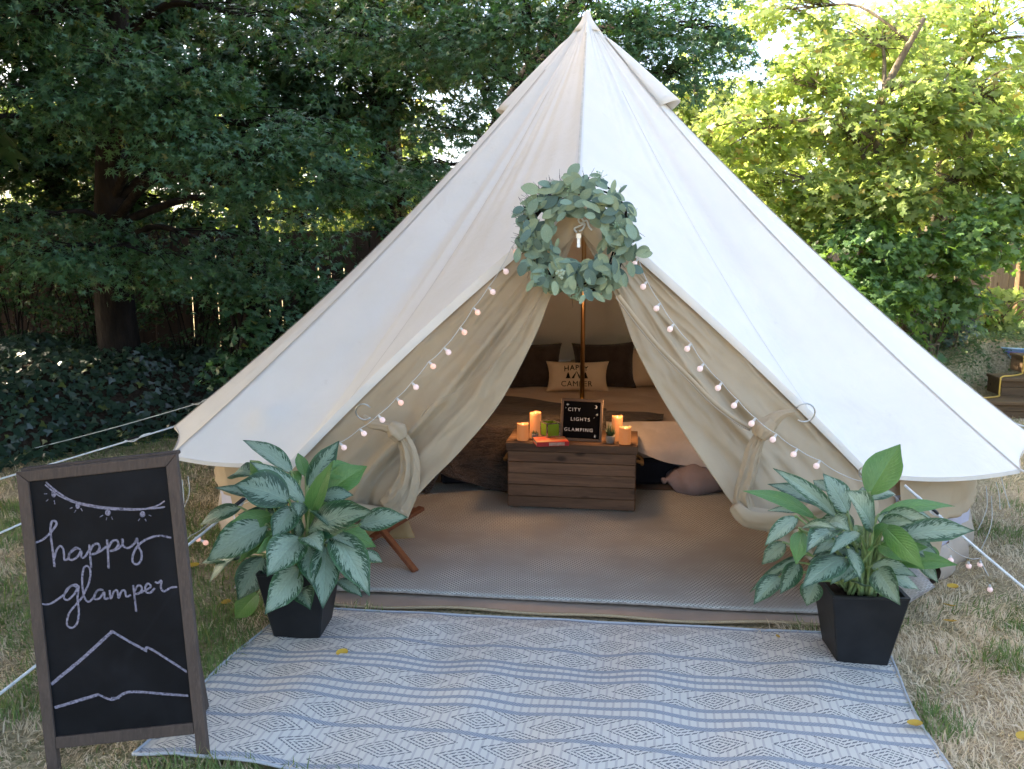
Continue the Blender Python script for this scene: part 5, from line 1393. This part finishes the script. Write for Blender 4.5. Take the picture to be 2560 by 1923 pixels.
for k in range(5):
    ph_ = rnd.uniform(0, 6); pts = [wp(a, .185 + .02 * math.sin(3 * a + ph_) + .01 * k, .01 + .015 * math.cos(5 * a + ph_)) for a in np.linspace(0, 2 * PI, 50)]
    mb.tube(pts, .0045, 5)
mb.build('vine_ring', M['bark'], we, True, True)
mb = MB()
for i in range(150):
    a = rnd.gauss(2.6, .42) if rnd.random() < .88 else rnd.uniform(0, 2 * PI)
    b0 = wp(a, .20 + rnd.uniform(0, .04), .02); L = rnd.uniform(.04, .085); d = (radv(a) + tang(a, rnd.choice((1, -1))) * rnd.uniform(0, .9) + TV * rnd.uniform(-.3, .4)).normalized()
    b1 = b0 + d * L * .5 + tang(a, rnd.uniform(-.02, .02)); mb.tube([b0, b1, b0 + d * L + Vector((0, 0, rnd.uniform(-.02, .02)))], [.0016, .0012, .0006], 3, False)
o = mb.build('twigs', pm('twig', (.045, .03, .032), None, 9, .8), we, True); o['kind'] = 'stuff'
def seeds(px_, py_, n_, spread, r_, mat, name):
    c_ = at_v(px_, py_, 2.13); mb = MB()
    for i in range(n_):
        q = c_ + TU * rnd.gauss(0, spread) + Vector((0, 0, rnd.gauss(0, spread))) + TV * rnd.uniform(-.01, .02)
        mb.ball(q, r_ * rnd.uniform(.7, 1.15), 6, 5)
        mb.tube([q, c_ + Vector((0, 0, -.01)) - TV * .02], .0009, 3, False)
    o = mb.build(name, mat, we, True, True); o['kind'] = 'stuff'
M['berry'] = pm('berry', (.42, .50, .37), (.34, .42, .31), 30, .5, .3)
M['seed'] = pm('seed', (.24, .38, .25), (.30, .44, .30), 30, .5, .3)
seeds(1403, 684, 20, .010, .0075, M['berry'], 'berry_cluster')
for q in ((1352, 683), (1560, 612), (1545, 565), (1512, 680), (1425, 728), (1442, 735), (1340, 505), (1322, 520), (1425, 462), (1500, 440), (1325, 600)):
    seeds(q[0], q[1], 22, .014, .0028, M['seed'], 'seed_sprig')

# ------------------------------------------------------------------ string of lights
m, n, out = nt('bulb')
p = principled(n, (.62, .54, .53), .35, .4, 0, None, (1.0, .66, .62), .07); lk(n, p.outputs[0], out.inputs[0]); M['bulb'] = m
m, n, out = nt('bulb_warm')
p = principled(n, (.62, .48, .42), .35, .4, 0, None, (1.0, .46, .32), .10); lk(n, p.outputs[0], out.inputs[0]); M['bulb_warm'] = m
M['wire'] = pm('wire', (.62, .62, .60), None, 9, .4, .4)
sl_ = empty('string_lights', at_v(1448, 600, 2.05), label='string of small round glowing bulbs draped along both sides of the door', cat='string lights')
bl = [(1290, 628), (1265, 677), (1232, 728), (1194, 779), (1161, 829), (1121, 879), (1083, 914), (1040, 966), (1002, 1005), (956, 1048), (910, 1082), (860, 1117)]
br = [(1586, 658), (1608, 715), (1641, 769), (1675, 821), (1718, 870), (1750, 920), (1795, 968), (1835, 1012), (1879, 1057), (1932, 1097), (1984, 1134), (2041, 1163)]
def vz(y): return 1.98 + .20 * smooth01((y - 560) / 560)
attL = [at_v(x - 11, y - 10, vz(y)) for x, y in bl]; attR = [at_v(x + 10, y - 12, vz(y)) for x, y in br]
def drape(P_, s):
    out_ = []
    for a, b in zip(P_, P_[1:]):
        for k in range(5):
            t = k / 5; out_.append(a.lerp(b, t) - Vector((0, 0, s * 4 * t * (1 - t))))
    out_.append(P_[-1]); return out_
top = [at_v(1360, 520, 1.98), at_v(1446, 470, 1.97), at_v(1535, 540, 1.98)]
ends_l = [at_v(800, 1165, 2.22), at_v(700, 1215, 2.3), at_z(600, 1262, .42), at_z(520, 1310, .33), at_z(478, 1338, .30), at_z(455, 1352, .28)]
ends_r = [at_v(2110, 1188, 2.2), at_v(2170, 1205, 2.2), at_v(2235, 1240, 2.2), at_z(2300, 1290, .33), at_z(2375, 1370, .2), at_z(2420, 1395, .17), at_z(2450, 1395, .17), at_z(2472, 1440, .10)]
path = ends_l[::-1] + attL[::-1] + top + attR + ends_r
MB().tube(drape(path, .006), .0017, 5).build('wire', M['wire'], sl_, True, True)
bulbm = {}
for key in ('bulb', 'bulb_warm'):
    bulbm[key] = MB().lathe([(.0001, -.0135), (.006, -.0122), (.0105, -.0085), (.0128, -.002), (.0128, .002), (.011, .0065), (.0075, .0105), (.0055, .0125)], (0, 0, 0), 12).mesh('bulb')
    bulbm[key].materials.append(M[key]); bulbm[key].polygons.foreach_set('use_smooth', np.ones(len(bulbm[key].polygons), dtype=bool))
sockm = MB().lathe([(.0055, .0115), (.006, .014), (.0055, .024), (.002, .027)], (0, 0, 0), 8).mesh('socket'); sockm.materials.append(M['wire'])
def bulb(c_, att, key):
    d = (att - c_).normalized(); o = bpy.data.objects.new('bulb', bulbm[key]); link(o); o.parent = sl_
    q = Vector((0, 0, 1)).rotation_difference(d).to_matrix().to_4x4(); q.translation = c_ - sl_.location
    o.matrix_local = q
    s = bpy.data.objects.new('socket', sockm); link(s); s.parent = o
for (x, y), at_ in zip(bl, attL): bulb(at_v(x, y + 2, vz(y) + .004), at_, 'bulb_warm' if x % 3 == 0 else 'bulb')
for (x, y), at_ in zip(br, attR): bulb(at_v(x, y + 2, vz(y) + .004), at_, 'bulb')
for x, y, z, at_, k in ((495, 1348, .265, ends_l[4], 'bulb_warm'), (514, 1357, .255, ends_l[4], 'bulb_warm'), (2287, 1298, .30, ends_r[3], 'bulb'), (2377, 1401, .155, ends_r[4], 'bulb'), (2422, 1415, .125, ends_r[5], 'bulb'), (2450, 1411, .13, ends_r[6], 'bulb'), (2475, 1474, .03, ends_r[7], 'bulb')):
    bulb(at_z(x, y, z), at_, k)

# ------------------------------------------------------------------ chest
CA = Vector((-.031, 5.066, 0)); CBv = Vector((.765, 4.953, 0))
cang = math.atan2(CBv.y - CA.y, CBv.x - CA.x)
CLn = (CBv - CA).length; CD, CHh = .42, .432
che = empty('wooden_chest', (CA.x, CA.y, .024), (0, 0, cang), 'dark brown plank chest standing at the foot of the bed', 'chest')
zz = [.012, .082, .156, .230, .304, .372]
for i in range(5):
    MB().box((.004 + .003 * (i % 2), .0 + .002 * (i % 3), zz[i] + .001), (CLn - .004, .02, zz[i + 1] - .0015), None, .003).build('front_board', M['chest'], che)
    MB().box((0, .021, zz[i] + .001), (.02, CD - .021, zz[i + 1] - .0015), None, .003).build('side_board', M['chest'], che)
    MB().box((CLn - .02, .021, zz[i] + .001), (CLn, CD - .021, zz[i + 1] - .0015), None, .003).build('side_board', M['chest'], che)
    MB().box((.004, CD - .02, zz[i] + .001), (CLn - .004, CD, zz[i + 1] - .0015), None, .003).build('back_board', M['chest'], che)
MB().box((-.008, -.010, .374), (CLn + .008, .010, CHh - .004), None, .004).build('lid_edge', M['chest'], che)
for i in range(4):
    y0 = .0115 + i * (CD - .002) / 4
    MB().box((-.009 + .002 * (i % 2), y0, CHh - .024), (CLn + .009, y0 + (CD - .002) / 4 - .002, CHh - .001 * (i % 2)), None, .003).build('lid_board', M['chest'], che)
for x_ in (.03, CLn - .09):
    for y_ in (.03, CD - .08): MB().box((x_, y_, 0), (x_ + .05, y_ + .05, .012)).build('foot', M['chest'], che)
M['cordrope'] = pm('rope_handle', (.42, .25, .10), (.3, .17, .07), 80, .85, .1, bmp=.6, bscale=150)
for sx_, x_ in ((-1, 0), (1, CLn)):
    MB().tube(catmull([(x_, .14, .30), (x_ + sx_ * .035, .15, .285), (x_ + sx_ * .04, .21, .262), (x_ + sx_ * .035, .27, .285), (x_, .28, .30)], 5), .011, 8).build('rope_handle', M['cordrope'], che, False, True)
ZT = .024 + CHh
def on_chest(x, y): return at_z(x, y, ZT + .001)

# candles
m, n, out = nt('candle_wax')
vec = coords(n, 'Object'); sx = n.nodes.new('ShaderNodeSeparateXYZ'); lk(n, vec, sx.inputs[0])
p = principled(n, (.36, .165, .08), .5, .3, 0, bump(n, noise(n, vec, 40, 3), .2, .003), (1.0, .34, .10), .055)
p.inputs['Subsurface Weight'].default_value = .4; p.inputs['Subsurface Radius'].default_value = (.03, .012, .005)
lk(n, p.outputs[0], out.inputs[0]); M['wax'] = m
m, n, out = nt('candle_led'); p = principled(n, (1, .7, .4), .4, .3, 0, None, (1.0, .5, .18), .35); lk(n, p.outputs[0], out.inputs[0]); M['led'] = m
def candle(x, yb, h, r, label, seed, power):
    c_ = on_chest(x, yb) + Vector((0, r, 0)); rr_ = random.Random(seed)
    e = empty('led_candle', c_, label=label, cat='candle', group='candles on the chest')
    seg = 28; P_ = []
    ph_ = rr_.uniform(0, 6)
    for pr, pz in ((0, 0), (r * .97, 0), (r, .004), (r, h * .5), (r, h * .9), (r * .985, h), (r * .90, h + .001), (r * .82, h - .010), (0.0, h - .012)):
        P_.append([Vector((pr * math.cos(a), pr * math.sin(a), pz + (.003 * math.sin(2 * a + ph_) + .0012 * math.sin(5 * a) if pz > h * .95 and pr > r * .7 else 0))) for a in np.linspace(0, 2 * PI, seg, endpoint=False)])
    MB().grid(P_, True).build('wax_body', M['wax'], e, False, True)
    MB().lathe([(.0001, h + .001), (.003, h - .003), (.005, h - .008), (.004, h - .0115)], (0, 0, 0), 8).build('led_wick', M['led'], e, False, True)
    ld = bpy.data.lights.new('candle_glow', 'POINT'); ld.energy = power; ld.color = (1.0, .52, .22); ld.shadow_soft_size = .02
    lo_ = bpy.data.objects.new('candle_glow', ld); link(lo_); lo_.parent = e; lo_.location = (0, 0, h + .12)
CP_ = .55
candle(1307, 1103, .105, .0365, 'short glowing pillar candle at the left end of the chest', 1, CP_)
candle(1339, 1098, .165, .0365, 'tall glowing pillar candle behind the small potted succulent at the left of the chest', 2, CP_)
candle(1544, 1104, .155, .0345, 'tall glowing pillar candle behind the spiky succulent at the right of the chest', 3, CP_)
candle(1564, 1113, .105, .0375, 'short glowing pillar candle at the right end of the chest', 4, CP_)

# small succulents
def little_pot(x, yb, r, h, name, label, leaves, lr, lh, mat, seed):
    c_ = on_chest(x, yb) + Vector((0, r, 0)); e = empty(name, c_, label=label, cat='potted plant'); rr_ = random.Random(seed)
    MB().lathe([(.0001, 0), (r * .8, 0), (r * .86, .004), (r, h - .002), (r * .98, h), (r * .86, h), (r * .84, h - .01), (.0001, h - .012)], (0, 0, 0), 20).build('concrete_pot', pm('concrete', (.26, .26, .25), (.20, .20, .195), 30, .85, .2, bmp=.3), e, False, True)
    for i in range(leaves):
        a = 2.4 * i; k = i / leaves; t_ = lr * (1 - k * .75)
        b0 = Vector((math.cos(a) * r * .3, math.sin(a) * r * .3, h - .008)); b1 = Vector((math.cos(a) * t_, math.sin(a) * t_, h + lh * (.35 + .65 * k) + rr_.uniform(-.004, .004)))
        mid = b0.lerp(b1, .5) + Vector((math.cos(a) * t_ * .15, math.sin(a) * t_ * .15, -.002))
        MB().tube([b0, mid, b1], [r * .16, r * .15, .0006], 5, True, .55).build('leaf', mat, e, False, True)
M['succ'] = pm('succulent', (.02, .055, .022), (.035, .075, .028), 30, .45, .4)
little_pot(1338, 1101, .0225, .040, 'potted_succulent', 'tiny rosette succulent in a grey pot beside the green glass box', 22, .028, .022, M['succ'], 1)
little_pot(1527, 1110, .030, .048, 'potted_succulent', 'spiky succulent in a grey pot right of the letter board', 26, .036, .085, M['succ'], 2)

# book
bk0 = on_chest(1342, 1117); bke = empty('red_book', bk0, (0, 0, R(8)), 'thin red book lying under the green glass box', 'book')
M['red'] = pm('red_cover', (.50, .025, .03), (.42, .02, .025), 20, .45, .4)
M['paper'] = pm('paper', (.62, .60, .55), (.5, .48, .44), 60, .9, .1)
MB().box((0, 0, .0), (.20, .15, .002), None, .0006).build('cover', M['red'], bke)
MB().box((0, 0, .025), (.20, .15, .027), None, .0006).build('cover', pm('cover_top', (.46, .30, .17), (.5, .06, .05), 9, .5, .3), bke)
MB().box((.004, .004, .0022), (.196, .146, .0248)).build('pages', M['paper'], bke)
MB().box((-.0005, -.002, .0), (.2005, -.0001, .027), None, .0006).build('spine', M['red'], bke)
MB().box((.075, -.0035, .004), (.172, -.0022, .023)).build('spine_label', pm('spine_label', (.55, .30, .25), (.62, .5, .42), 45, .6), bke)
# green glass box with mirrored edges
gc = on_chest(1376, 1104) + Vector((0, .045, .0)); gc.z = ZT + .030
gbx = empty('green_glass_box', gc, (0, 0, R(24)), 'green glass tealight box with silvery mosaic edges on the red book', 'candle holder')
M['gglass'] = pm('green_glass', (.16, .30, .035), (.12, .24, .03), 7, .15, .6, trans=.25, tcol=(.4, .7, .08))
M['mosaic'] = pm('mosaic', (.75, .76, .74), (.12, .12, .12), 160, .15, .6, metal=.9)
g0 = .044
for k in range(4):
    mm = Matrix.Rotation(k * PI / 2, 4, 'Z')
    MB().box((-g0 + .006, -g0, .006), (g0 - .006, -g0 + .004, .080), mm).build('glass_pane', M['gglass'], gbx)
    MB().box((-g0 - .003, -g0 - .003, 0), (-g0 + .0055, -g0 + .0055, .088), mm, .001).build('mosaic_edge', M['mosaic'], gbx)
    MB().box((-g0 + .006, -g0 - .0025, .0805), (g0 - .006, -g0 + .005, .088), mm, .001).build('mosaic_edge', M['mosaic'], gbx)
    MB().box((-g0 + .006, -g0 - .0025, 0), (g0 - .006, -g0 + .005, .0055), mm, .001).build('mosaic_edge', M['mosaic'], gbx)

# text as mesh
def text_mesh(body, size, bold=0.0, spacing=1.0, arch=None):
    cu = bpy.data.curves.new('txt', 'FONT'); cu.body = body; cu.size = size; cu.align_x = 'CENTER'; cu.space_character = spacing; cu.offset = bold
    o = bpy.data.objects.new('txt', cu); link(o); dg = bpy.context.evaluated_depsgraph_get()
    me = bpy.data.meshes.new_from_object(o.evaluated_get(dg)); bpy.data.objects.remove(o)
    if arch:
        for v in me.vertices: v.co.y += -arch * v.co.x ** 2
    me.materials.clear(); return me
# letter board
lbp = on_chest(1452, 1104.5) + Vector((0, .02, 0))
lbe = empty('letter_board', lbp, (R(-7), R(1.4), cang - R(1)), 'black felt letter board reading city lights glamping in a wooden frame', 'letter board')
LW = .131
M['lb_wood'] = woodmat('lb_wood', (.17, .125, .095), (.12, .09, .07), (.09, .065, .05), 0, False, .7, 2.0, .2)
M['lb_wood_v'] = woodmat('lb_wood_v', (.17, .125, .095), (.12, .09, .07), (.09, .065, .05), 2, False, .7, 2.0, .2)
MB().box((-LW, -.011, 0), (LW, .011, .016), None, .002).build('frame_rail', M['lb_wood'], lbe)
MB().box((-LW, -.011, .248), (LW, .011, .264), None, .002).build('frame_rail', M['lb_wood'], lbe)
MB().box((-LW, -.0115, .0165), (-LW + .016, .0105, .2475), None, .002).build('frame_stile', M['lb_wood_v'], lbe)
MB().box((LW - .016, -.0115, .0165), (LW, .0105, .2475), None, .002).build('frame_stile', M['lb_wood_v'], lbe)
m, n, out = nt('felt'); vec = coords(n, 'Object'); sx = n.nodes.new('ShaderNodeSeparateXYZ'); lk(n, vec, sx.inputs[0])
gv = mth(n, 'ABSOLUTE', mth(n, 'SUBTRACT', mth(n, 'FRACT', mth(n, 'MULTIPLY', sx.outputs[2], 160.0)), .5))
p = principled(n, (.006, .006, .007), .95, .05, 0, bump(n, gv, .6, .004)); lk(n, p.outputs[0], out.inputs[0])
MB().box((-LW + .0165, -.004, .0165), (LW - .0165, .006, .2475)).build('felt_panel', m, lbe)
M['letter'] = pm('letter_white', (.80, .80, .78), None, 9, .4, .4)
for body, x_, z_, s_ in (('CITY', -.048, .186, .030), ('LIGHTS', -.008, .126, .030), ('GLAMPING', -.016, .060, .030)):
    o = put(text_mesh(body, s_, .0002, 1.3), 'lettering', M['letter'], lbe); o.location = (x_, -.0046, z_); o.rotation_euler = (PI / 2, 0, 0)
def flat_shape(pts, name, x_, z_):
    mb = MB().add([(x_ + a, -.0062, z_ + b) for a, b in pts], [tuple(range(len(pts)))]); mb.build(name, M['letter'], lbe)
def star4(s): return [(s * (1 if i % 2 == 0 else .28) * math.sin(i * PI / 4), s * (1 if i % 2 == 0 else .28) * math.cos(i * PI / 4)) for i in range(8)]
flat_shape(star4(.011), 'star_charm', -.090, .226); flat_shape(star4(.0105), 'star_charm', .096, .170)
flat_shape(star4(.0045), 'star_charm', -.101, .205); flat_shape(star4(.004), 'star_charm', .078, .150)
moon = [(.011 * math.cos(a), .011 * math.sin(a)) for a in np.linspace(-2.0, 2.0, 10)]
inner_ = [(-.005 + .0098 * math.cos(a), .0088 * math.sin(a)) for a in np.linspace(1.5, -1.5, 9)]
for k in range(8):
    q = [moon[k], moon[k + 1], inner_[8 - k - 1 if k < 8 else 0], inner_[8 - k]]
mbm = MB()
for k in range(9):
    a0, a1 = moon[k], moon[k + 1]; b0, b1 = inner_[min(8, max(0, 8 - k))], inner_[min(8, max(0, 7 - k))]
    mbm.add([(.084 + q[0], -.0062, .218 + q[1]) for q in (a0, a1, b1, b0)], [(0, 1, 2, 3)])
mbm.build('moon_charm', M['letter'], lbe)
flat_shape([(0, .012), (.004, .004), (.0035, -.004), (.0012, -.005), (.0012, -.009), (-.0012, -.009), (-.0012, -.005), (-.0035, -.004), (-.004, .004)], 'tree_charm', .088, .034)

# ------------------------------------------------------------------ bed
M['sheet'] = pm('sheet', (.62, .50, .40), (.57, .45, .36), 4, .85, .15, bmp=.5, bscale=9, bdist=.02)
M['sheet_white'] = pm('sheet_white', (.66, .60, .56), None, 5, .85, .15, bmp=.4, bscale=10, bdist=.02)
M['bedbase_shadow'] = pm('shadowed_bed_base', (.02, .02, .026), (.03, .03, .04), 6, .8, .1)  # platform coloured near-black to carry the shadow under the bed
M['fur'] = None
m, n, out = nt('fur'); vec = coords(n, 'Object', (1, 1, 1)); v2 = coords(n, 'Object', (2.5, 9, 9))
f = noise(n, v2, 3, 6, .7, .8); f2 = noise(n, vec, 120, 3, .7)
c = mixc(n, ramp(n, f, .35, .68), (.016, .011, .009), (.085, .058, .042)); c = mixc(n, mth(n, 'MULTIPLY', ramp(n, f2, .45, .75), .5), c, (.12, .09, .07))
p = principled(n, c, .9, .1, 0, bump(n, mth(n, 'ADD', f2, mth(n, 'MULTIPLY', f, 1.2)), .9, .02), sheen=.25); lk(n, p.outputs[0], out.inputs[0]); M['fur'] = m
bed = empty('low_bed', (.45, 6.5, .02), label='low bed with pale sheets behind the chest', cat='bed')
MB().box((-.50, 5.62, .02), (1.50, 7.42, .20), None, .02).build('shadowed_bed_base', M['bedbase_shadow'], bed, True)
def bed_top(x, y):
    """height of the bedding"""
    ex_ = min(x + .60, 1.62 - x); ey = y - 5.46
    k = smooth01(min(ex_, .16) / .16) * smooth01(min(ey, .2) / .2)
    return .24 + .21 * float(k) + .018 * float(vnoise(x * 4, y * 5, 2)) + .010 * math.sin(y * 14 + 3 * math.sin(x * 3)) * .6
P_ = [[Vector((x, y, bed_top(x, y))) for x in np.linspace(-.62, 1.64, 60)] for y in np.linspace(5.46, 7.5, 56)]
MB().grid(P_).build('mattress', M['sheet'], bed, True, True)
# duvet edge hanging over the front, right of the chest
P_ = []
for i in range(41):
    x = .62 + 1.0 * i / 40; row = []
    low = .335 - .15 * float(smooth01((x - .7) / .6)) + .012 * math.sin(x * 11)
    for j in range(13):
        t = j / 12; ang = t * 1.75
        y = 5.60 - .20 * math.sin(min(ang, PI / 2)) - .03 * math.sin(9 * x) * t; z = low + (.475 - low) * (1 - t) ** .8
        row.append(Vector((x, y, z)))
    P_.append(row)
MB().grid(P_).build('duvet_edge', M['sheet_white'], bed, True, True)
# brown fur throw over the left half, one corner reaching the floor
fe_pts = []
NA, NB = 56, 64
for i in range(NA + 1):
    a = i / NA; row = []
    xe = -.72 + 1.40 * a
    for j in range(NB + 1):
        b = j / NB
        Lb = b * (1.75)
        xx = xe + .10 * math.sin(b * 6 + a * 2) * b
        back_y = 6.75 - .75 * a ** 1.5
        if Lb < 1.0:
            y = back_y + (5.47 - back_y) * (Lb / 1.0)
            z = bed_top(min(max(xx, -.3), 1.3), max(y, 5.75)) + .025 + .03 * abs(math.sin(y * 9 + 2 * a)) * (1 if Lb > .1 else Lb * 10)
            y -= .02 * math.sin(a * 11)
        else:
            t = (Lb - 1.0) / .75
            reach = .46 * (.55 + .45 * math.exp(-((a - .45) / .3) ** 2))
            y = 5.47 - .09 * math.sin(min(1, t * 2) * PI / 2) - .05 * math.sin(a * 13 + .5) * t
            z = .46 - reach * t + .01
            xx = xx + (.02 - xx) * .25 * t * (1 if a < .75 else .3)
        if a < .06: z -= (.06 - a) * 3
        row.append(Vector((xx, y, max(z, .035))))
    fe_pts.append(row)
fb = MB().grid(fe_pts).build('fur_throw', M['fur'], None, False, True)
fb.modifiers.new('s', 'SOLIDIFY').thickness = .018
tag(fb, 'dark brown fur throw draped over the left half of the bed', 'blanket')
ft = []
for i in range(24):
    a = i / 23; row = []
    for j in range(12):
        t = j / 11
        row.append(Vector((.30 + .75 * a + .05 * t, 5.62 + .22 * t + .04 * math.sin(a * 8), .475 + .055 * math.sin(PI * t) * math.sin(PI * min(1, a * 1.02)) ** .5)))
    ft.append(row)
MB().grid(ft).build('throw_edge', M['fur'], fb, False, True)
def pillow_mesh(name, w, h, d, pinch=.10):
    P_ = []; n_ = 22
    def side(s):
        rows = []
        for i in range(n_ + 1):
            y = -1 + 2 * i / n_; row = []
            for k in range(n_ + 1):
                x = -1 + 2 * k / n_
                px_ = x * (1 - pinch * (1 - abs(x)) * 0 - pinch * (1 - y * y) * abs(x)); py_ = y * (1 - pinch * (1 - x * x) * abs(y))
                z = d * ((1 - x ** 4) * (1 - y ** 4)) ** .55
                row.append(Vector((px_ * w / 2, s * z, py_ * h / 2 + h / 2)))
            rows.append(row)
        return rows
    return MB().grid(side(-1)).grid(side(1)).mesh(name)
M['brownfur'] = pm('brown_cushion', (.062, .050, .046), (.040, .032, .030), 9, .95, .1, bmp=.8, bscale=60, sheen=.2, bdist=.01)
M['cream'] = pm('cream_cushion', (.62, .53, .40), (.56, .47, .35), 8, .9, .1, bmp=.3, bscale=120)
def pillow(name, label, x, y, z, w, h, d, mat, tilt, yaw=0, roll=0):
    e = empty(name, (x, y, z), (R(-tilt), R(roll), R(yaw)), label, 'pillow'); put(pillow_mesh('cushion_body', w, h, d), 'cushion_body', mat, e, False, True); return e
pillow('throw_pillow', 'square dark brown fluffy pillow left of the tent pole', .16, 7.20, .44, .55, .42, .09, M['brownfur'], 14, 0, 1)
pillow('throw_pillow', 'square dark brown fluffy pillow right of the tent pole', .82, 7.22, .44, .56, .42, .09, M['brownfur'], 14, -3, -2)
pillow('throw_pillow', 'pale pillow at the far right end of the bed', 1.28, 7.25, .45, .56, .36, .09, M['cream'], 20)
pillow('throw_pillow', 'pale pillow at the far left end of the bed', -.42, 7.2, .45, .50, .32, .09, M['sheet_white'], 20)
hc = pillow('throw_pillow', 'cream cushion printed happy camper in front of the brown pillows', .56, 6.98, .455, .54, .265, .055, M['cream'], 12, -2)
M['ink'] = pm('ink', (.012, .012, .014), None, 9, .8, .1)
o = put(text_mesh('HAPPY', .062, .0008, 1.15, 1.2), 'printed_word', M['ink'], hc); o.location = (-.015, -.0585, .185); o.rotation_euler = (PI / 2, 0, 0)
o = put(text_mesh('CAMPER', .066, 0, 1.1), 'printed_word', M['ink'], hc); o.location = (-.01, -.0590, .045); o.rotation_euler = (PI / 2, 0, 0)
def ink(pts, cx=0):
    MB().add([(x + cx - .02, -.0590, z) for x, z in pts], [tuple(range(len(pts)))]).build('printed_motif', M['ink'], hc)
ink([(-.035, .113), (.008, .172), (.012, .172), (.004, .155), (-.012, .113)]); ink([(.052, .113), (.012, .172), (.008, .172), (.016, .155), (.030, .113)])
for tx in (-.062, .085):
    ink([(-.024, .113), (.024, .113), (.012, .128), (.018, .128), (.008, .143), (.012, .143), (0, .168), (-.012, .143), (-.008, .143), (-.018, .128), (-.012, .128)], tx)

# white drawstring bag by the bed
bg_c = Vector((1.26, 5.46, .018)); bge = empty('laundry_bag', bg_c, label='pale drawstring cloth bag slumped on the floor right of the chest', cat='bag')
P_ = []
for i in range(19):
    t = i / 18; ang = -PI / 2 + PI * t; row = []
    for k in range(32):
        a = 2 * PI * k / 32
        r = math.cos(ang) * (1 + .10 * math.sin(3 * a + 1) + .06 * math.sin(7 * a + 5 * t))
        row.append(Vector((r * .21 * math.cos(a) + .0, r * .15 * math.sin(a), max(0, .10 + .112 * math.sin(ang) * (1 + .12 * math.sin(2 * a)) - .02))))
    P_.append(row)
M['bagcloth'] = pm('bag_cloth', (.30, .25, .26), (.25, .21, .22), 6, .85, .15, bmp=.6, bscale=14, bdist=.02)
MB().grid(P_, True).build('bag_body', M['bagcloth'], bge, False, True)
MB().tube(catmull([(-.15, -.02, .09), (-.19, -.03, .09), (-.215, -.035, .09), (-.245, -.04, .08)], 4), [.075, .065, .055, .045, .035, .026, .02, .016, .014, .018, .022, .024, .02], 10).build('tied_neck', M['bagcloth'], bge, False, True)

# ------------------------------------------------------------------ folding chair behind the left plant
chx = Vector((-.86, 4.25, .024)); ch = empty('folding_chair', chx, label='low wooden folding chair with tan canvas sling behind the left plant', cat='chair')
f1 = at_z(1040, 1430, .03); 
def wbar(a, b, name='leg', w=.035, h=.022): MB().bar(a, b, w, h, .003).build(name, M['chair_wood'], ch, True)
wbar(f1, at_y(955, 1320, 4.12) + Vector((-.12, .05, .12)))
off = Vector((-.40, .10, 0))
wbar(f1 + off, at_y(955, 1320, 4.12) + Vector((-.12, .05, .12)) + off)
s0 = at_y(1055, 1270, 4.45); s1 = at_y(930, 1345, 4.18)
wbar(s0, s1, 'seat_rail', .045, .022)
wbar(s0 + off, s1 + off, 'seat_rail', .045, .022)
wbar(s1 + Vector((.0, -.01, .0)), Vector((s1.x + .05, s1.y + .5, .03)), 'rear_leg'); wbar(s1 + off, Vector((s1.x + .05, s1.y + .5, .03)) + off, 'rear_leg')
wbar(s0 + Vector((0, 0, -.015)), s0 + off + Vector((0, 0, -.015)), 'cross_bar', .03, .02)
P_ = []
for i in range(17):
    t = i / 16; row = []
    c0 = at_y(1046, 1195, 4.58).lerp(at_y(1032, 1268, 4.50), min(1, t * 1.6)) if t < .62 else at_y(1032, 1268, 4.50).lerp(at_y(1028, 1345, 4.42), (t - .62) / .38)
    for k in range(9):
        w = k / 8; row.append(c0 + off * w + Vector((.03 * math.sin(7 * t) * (w < .2), .03 * math.sin(PI * w), -.03 * math.sin(PI * w))))
    P_.append(row)
sl2 = MB().grid(P_).build('canvas_sling', pm('sling', (.46, .33, .17), (.40, .28, .14), 6, .85, .15, bmp=.2, bscale=60), ch, True, True)
sl2.modifiers.new('s', 'SOLIDIFY').thickness = .003

# ------------------------------------------------------------------ fallen leaves
def fallen(x, y, z, s, rot, label, tilt=.25):
    p_ = at_z(x, y, z); S_v, F_ = MAPLE
    vs_ = []
    for a in np.linspace(0, 2 * PI, 12, endpoint=False):
        r = s * (1 + .25 * math.cos(a)) * .5; vs_.append((r * math.cos(a), r * .62 * math.sin(a), .12 * s * abs(math.sin(a)) + .1 * s * math.cos(a) ** 2))
    me = bpy.data.meshes.new('fallen_leaf'); me.from_pydata([(0, 0, 0)] + vs_, [], [(0, i, i % 12 + 1) for i in range(1, 13)])
    o = put(me, 'fallen_leaf', M['fallen'], None, False, True); o.location = p_; o.rotation_euler = (tilt, 0, rot)
    tag(o, label, 'leaf', 'yellow fallen leaves')
fallen(851, 1633, .03, .05, .5, 'small yellow fallen leaf on the mat in front of the left planter', .6)
fallen(1945, 1593, .03, .03, 1.5, 'tiny yellow-green fallen leaf on the mat near the right planter')
fallen(2282, 1811, .03, .055, .1, 'yellow fallen leaf on the right edge of the mat', .1)
fallen(2378, 1516, .035, .055, 2.6, 'upper yellow fallen leaf on the grass right of the right planter', .4)
fallen(2380, 1555, .035, .06, 3.0, 'lower yellow fallen leaf on the grass right of the right planter', .3)
fallen(2378, 1468, .04, .06, .2, 'pale yellow fallen leaf on the grass behind the right planter')
fallen(2553, 1845, .04, .06, .4, 'yellow fallen leaf on the dry grass at the lower right edge')
fallen(562, 1508, .035, .05, 1.0, 'yellow fallen leaf on the grass between the chalkboard and the left planter')
fallen(480, 1415, .04, .06, .3, 'green fallen leaf on the grass just right of the chalkboard')
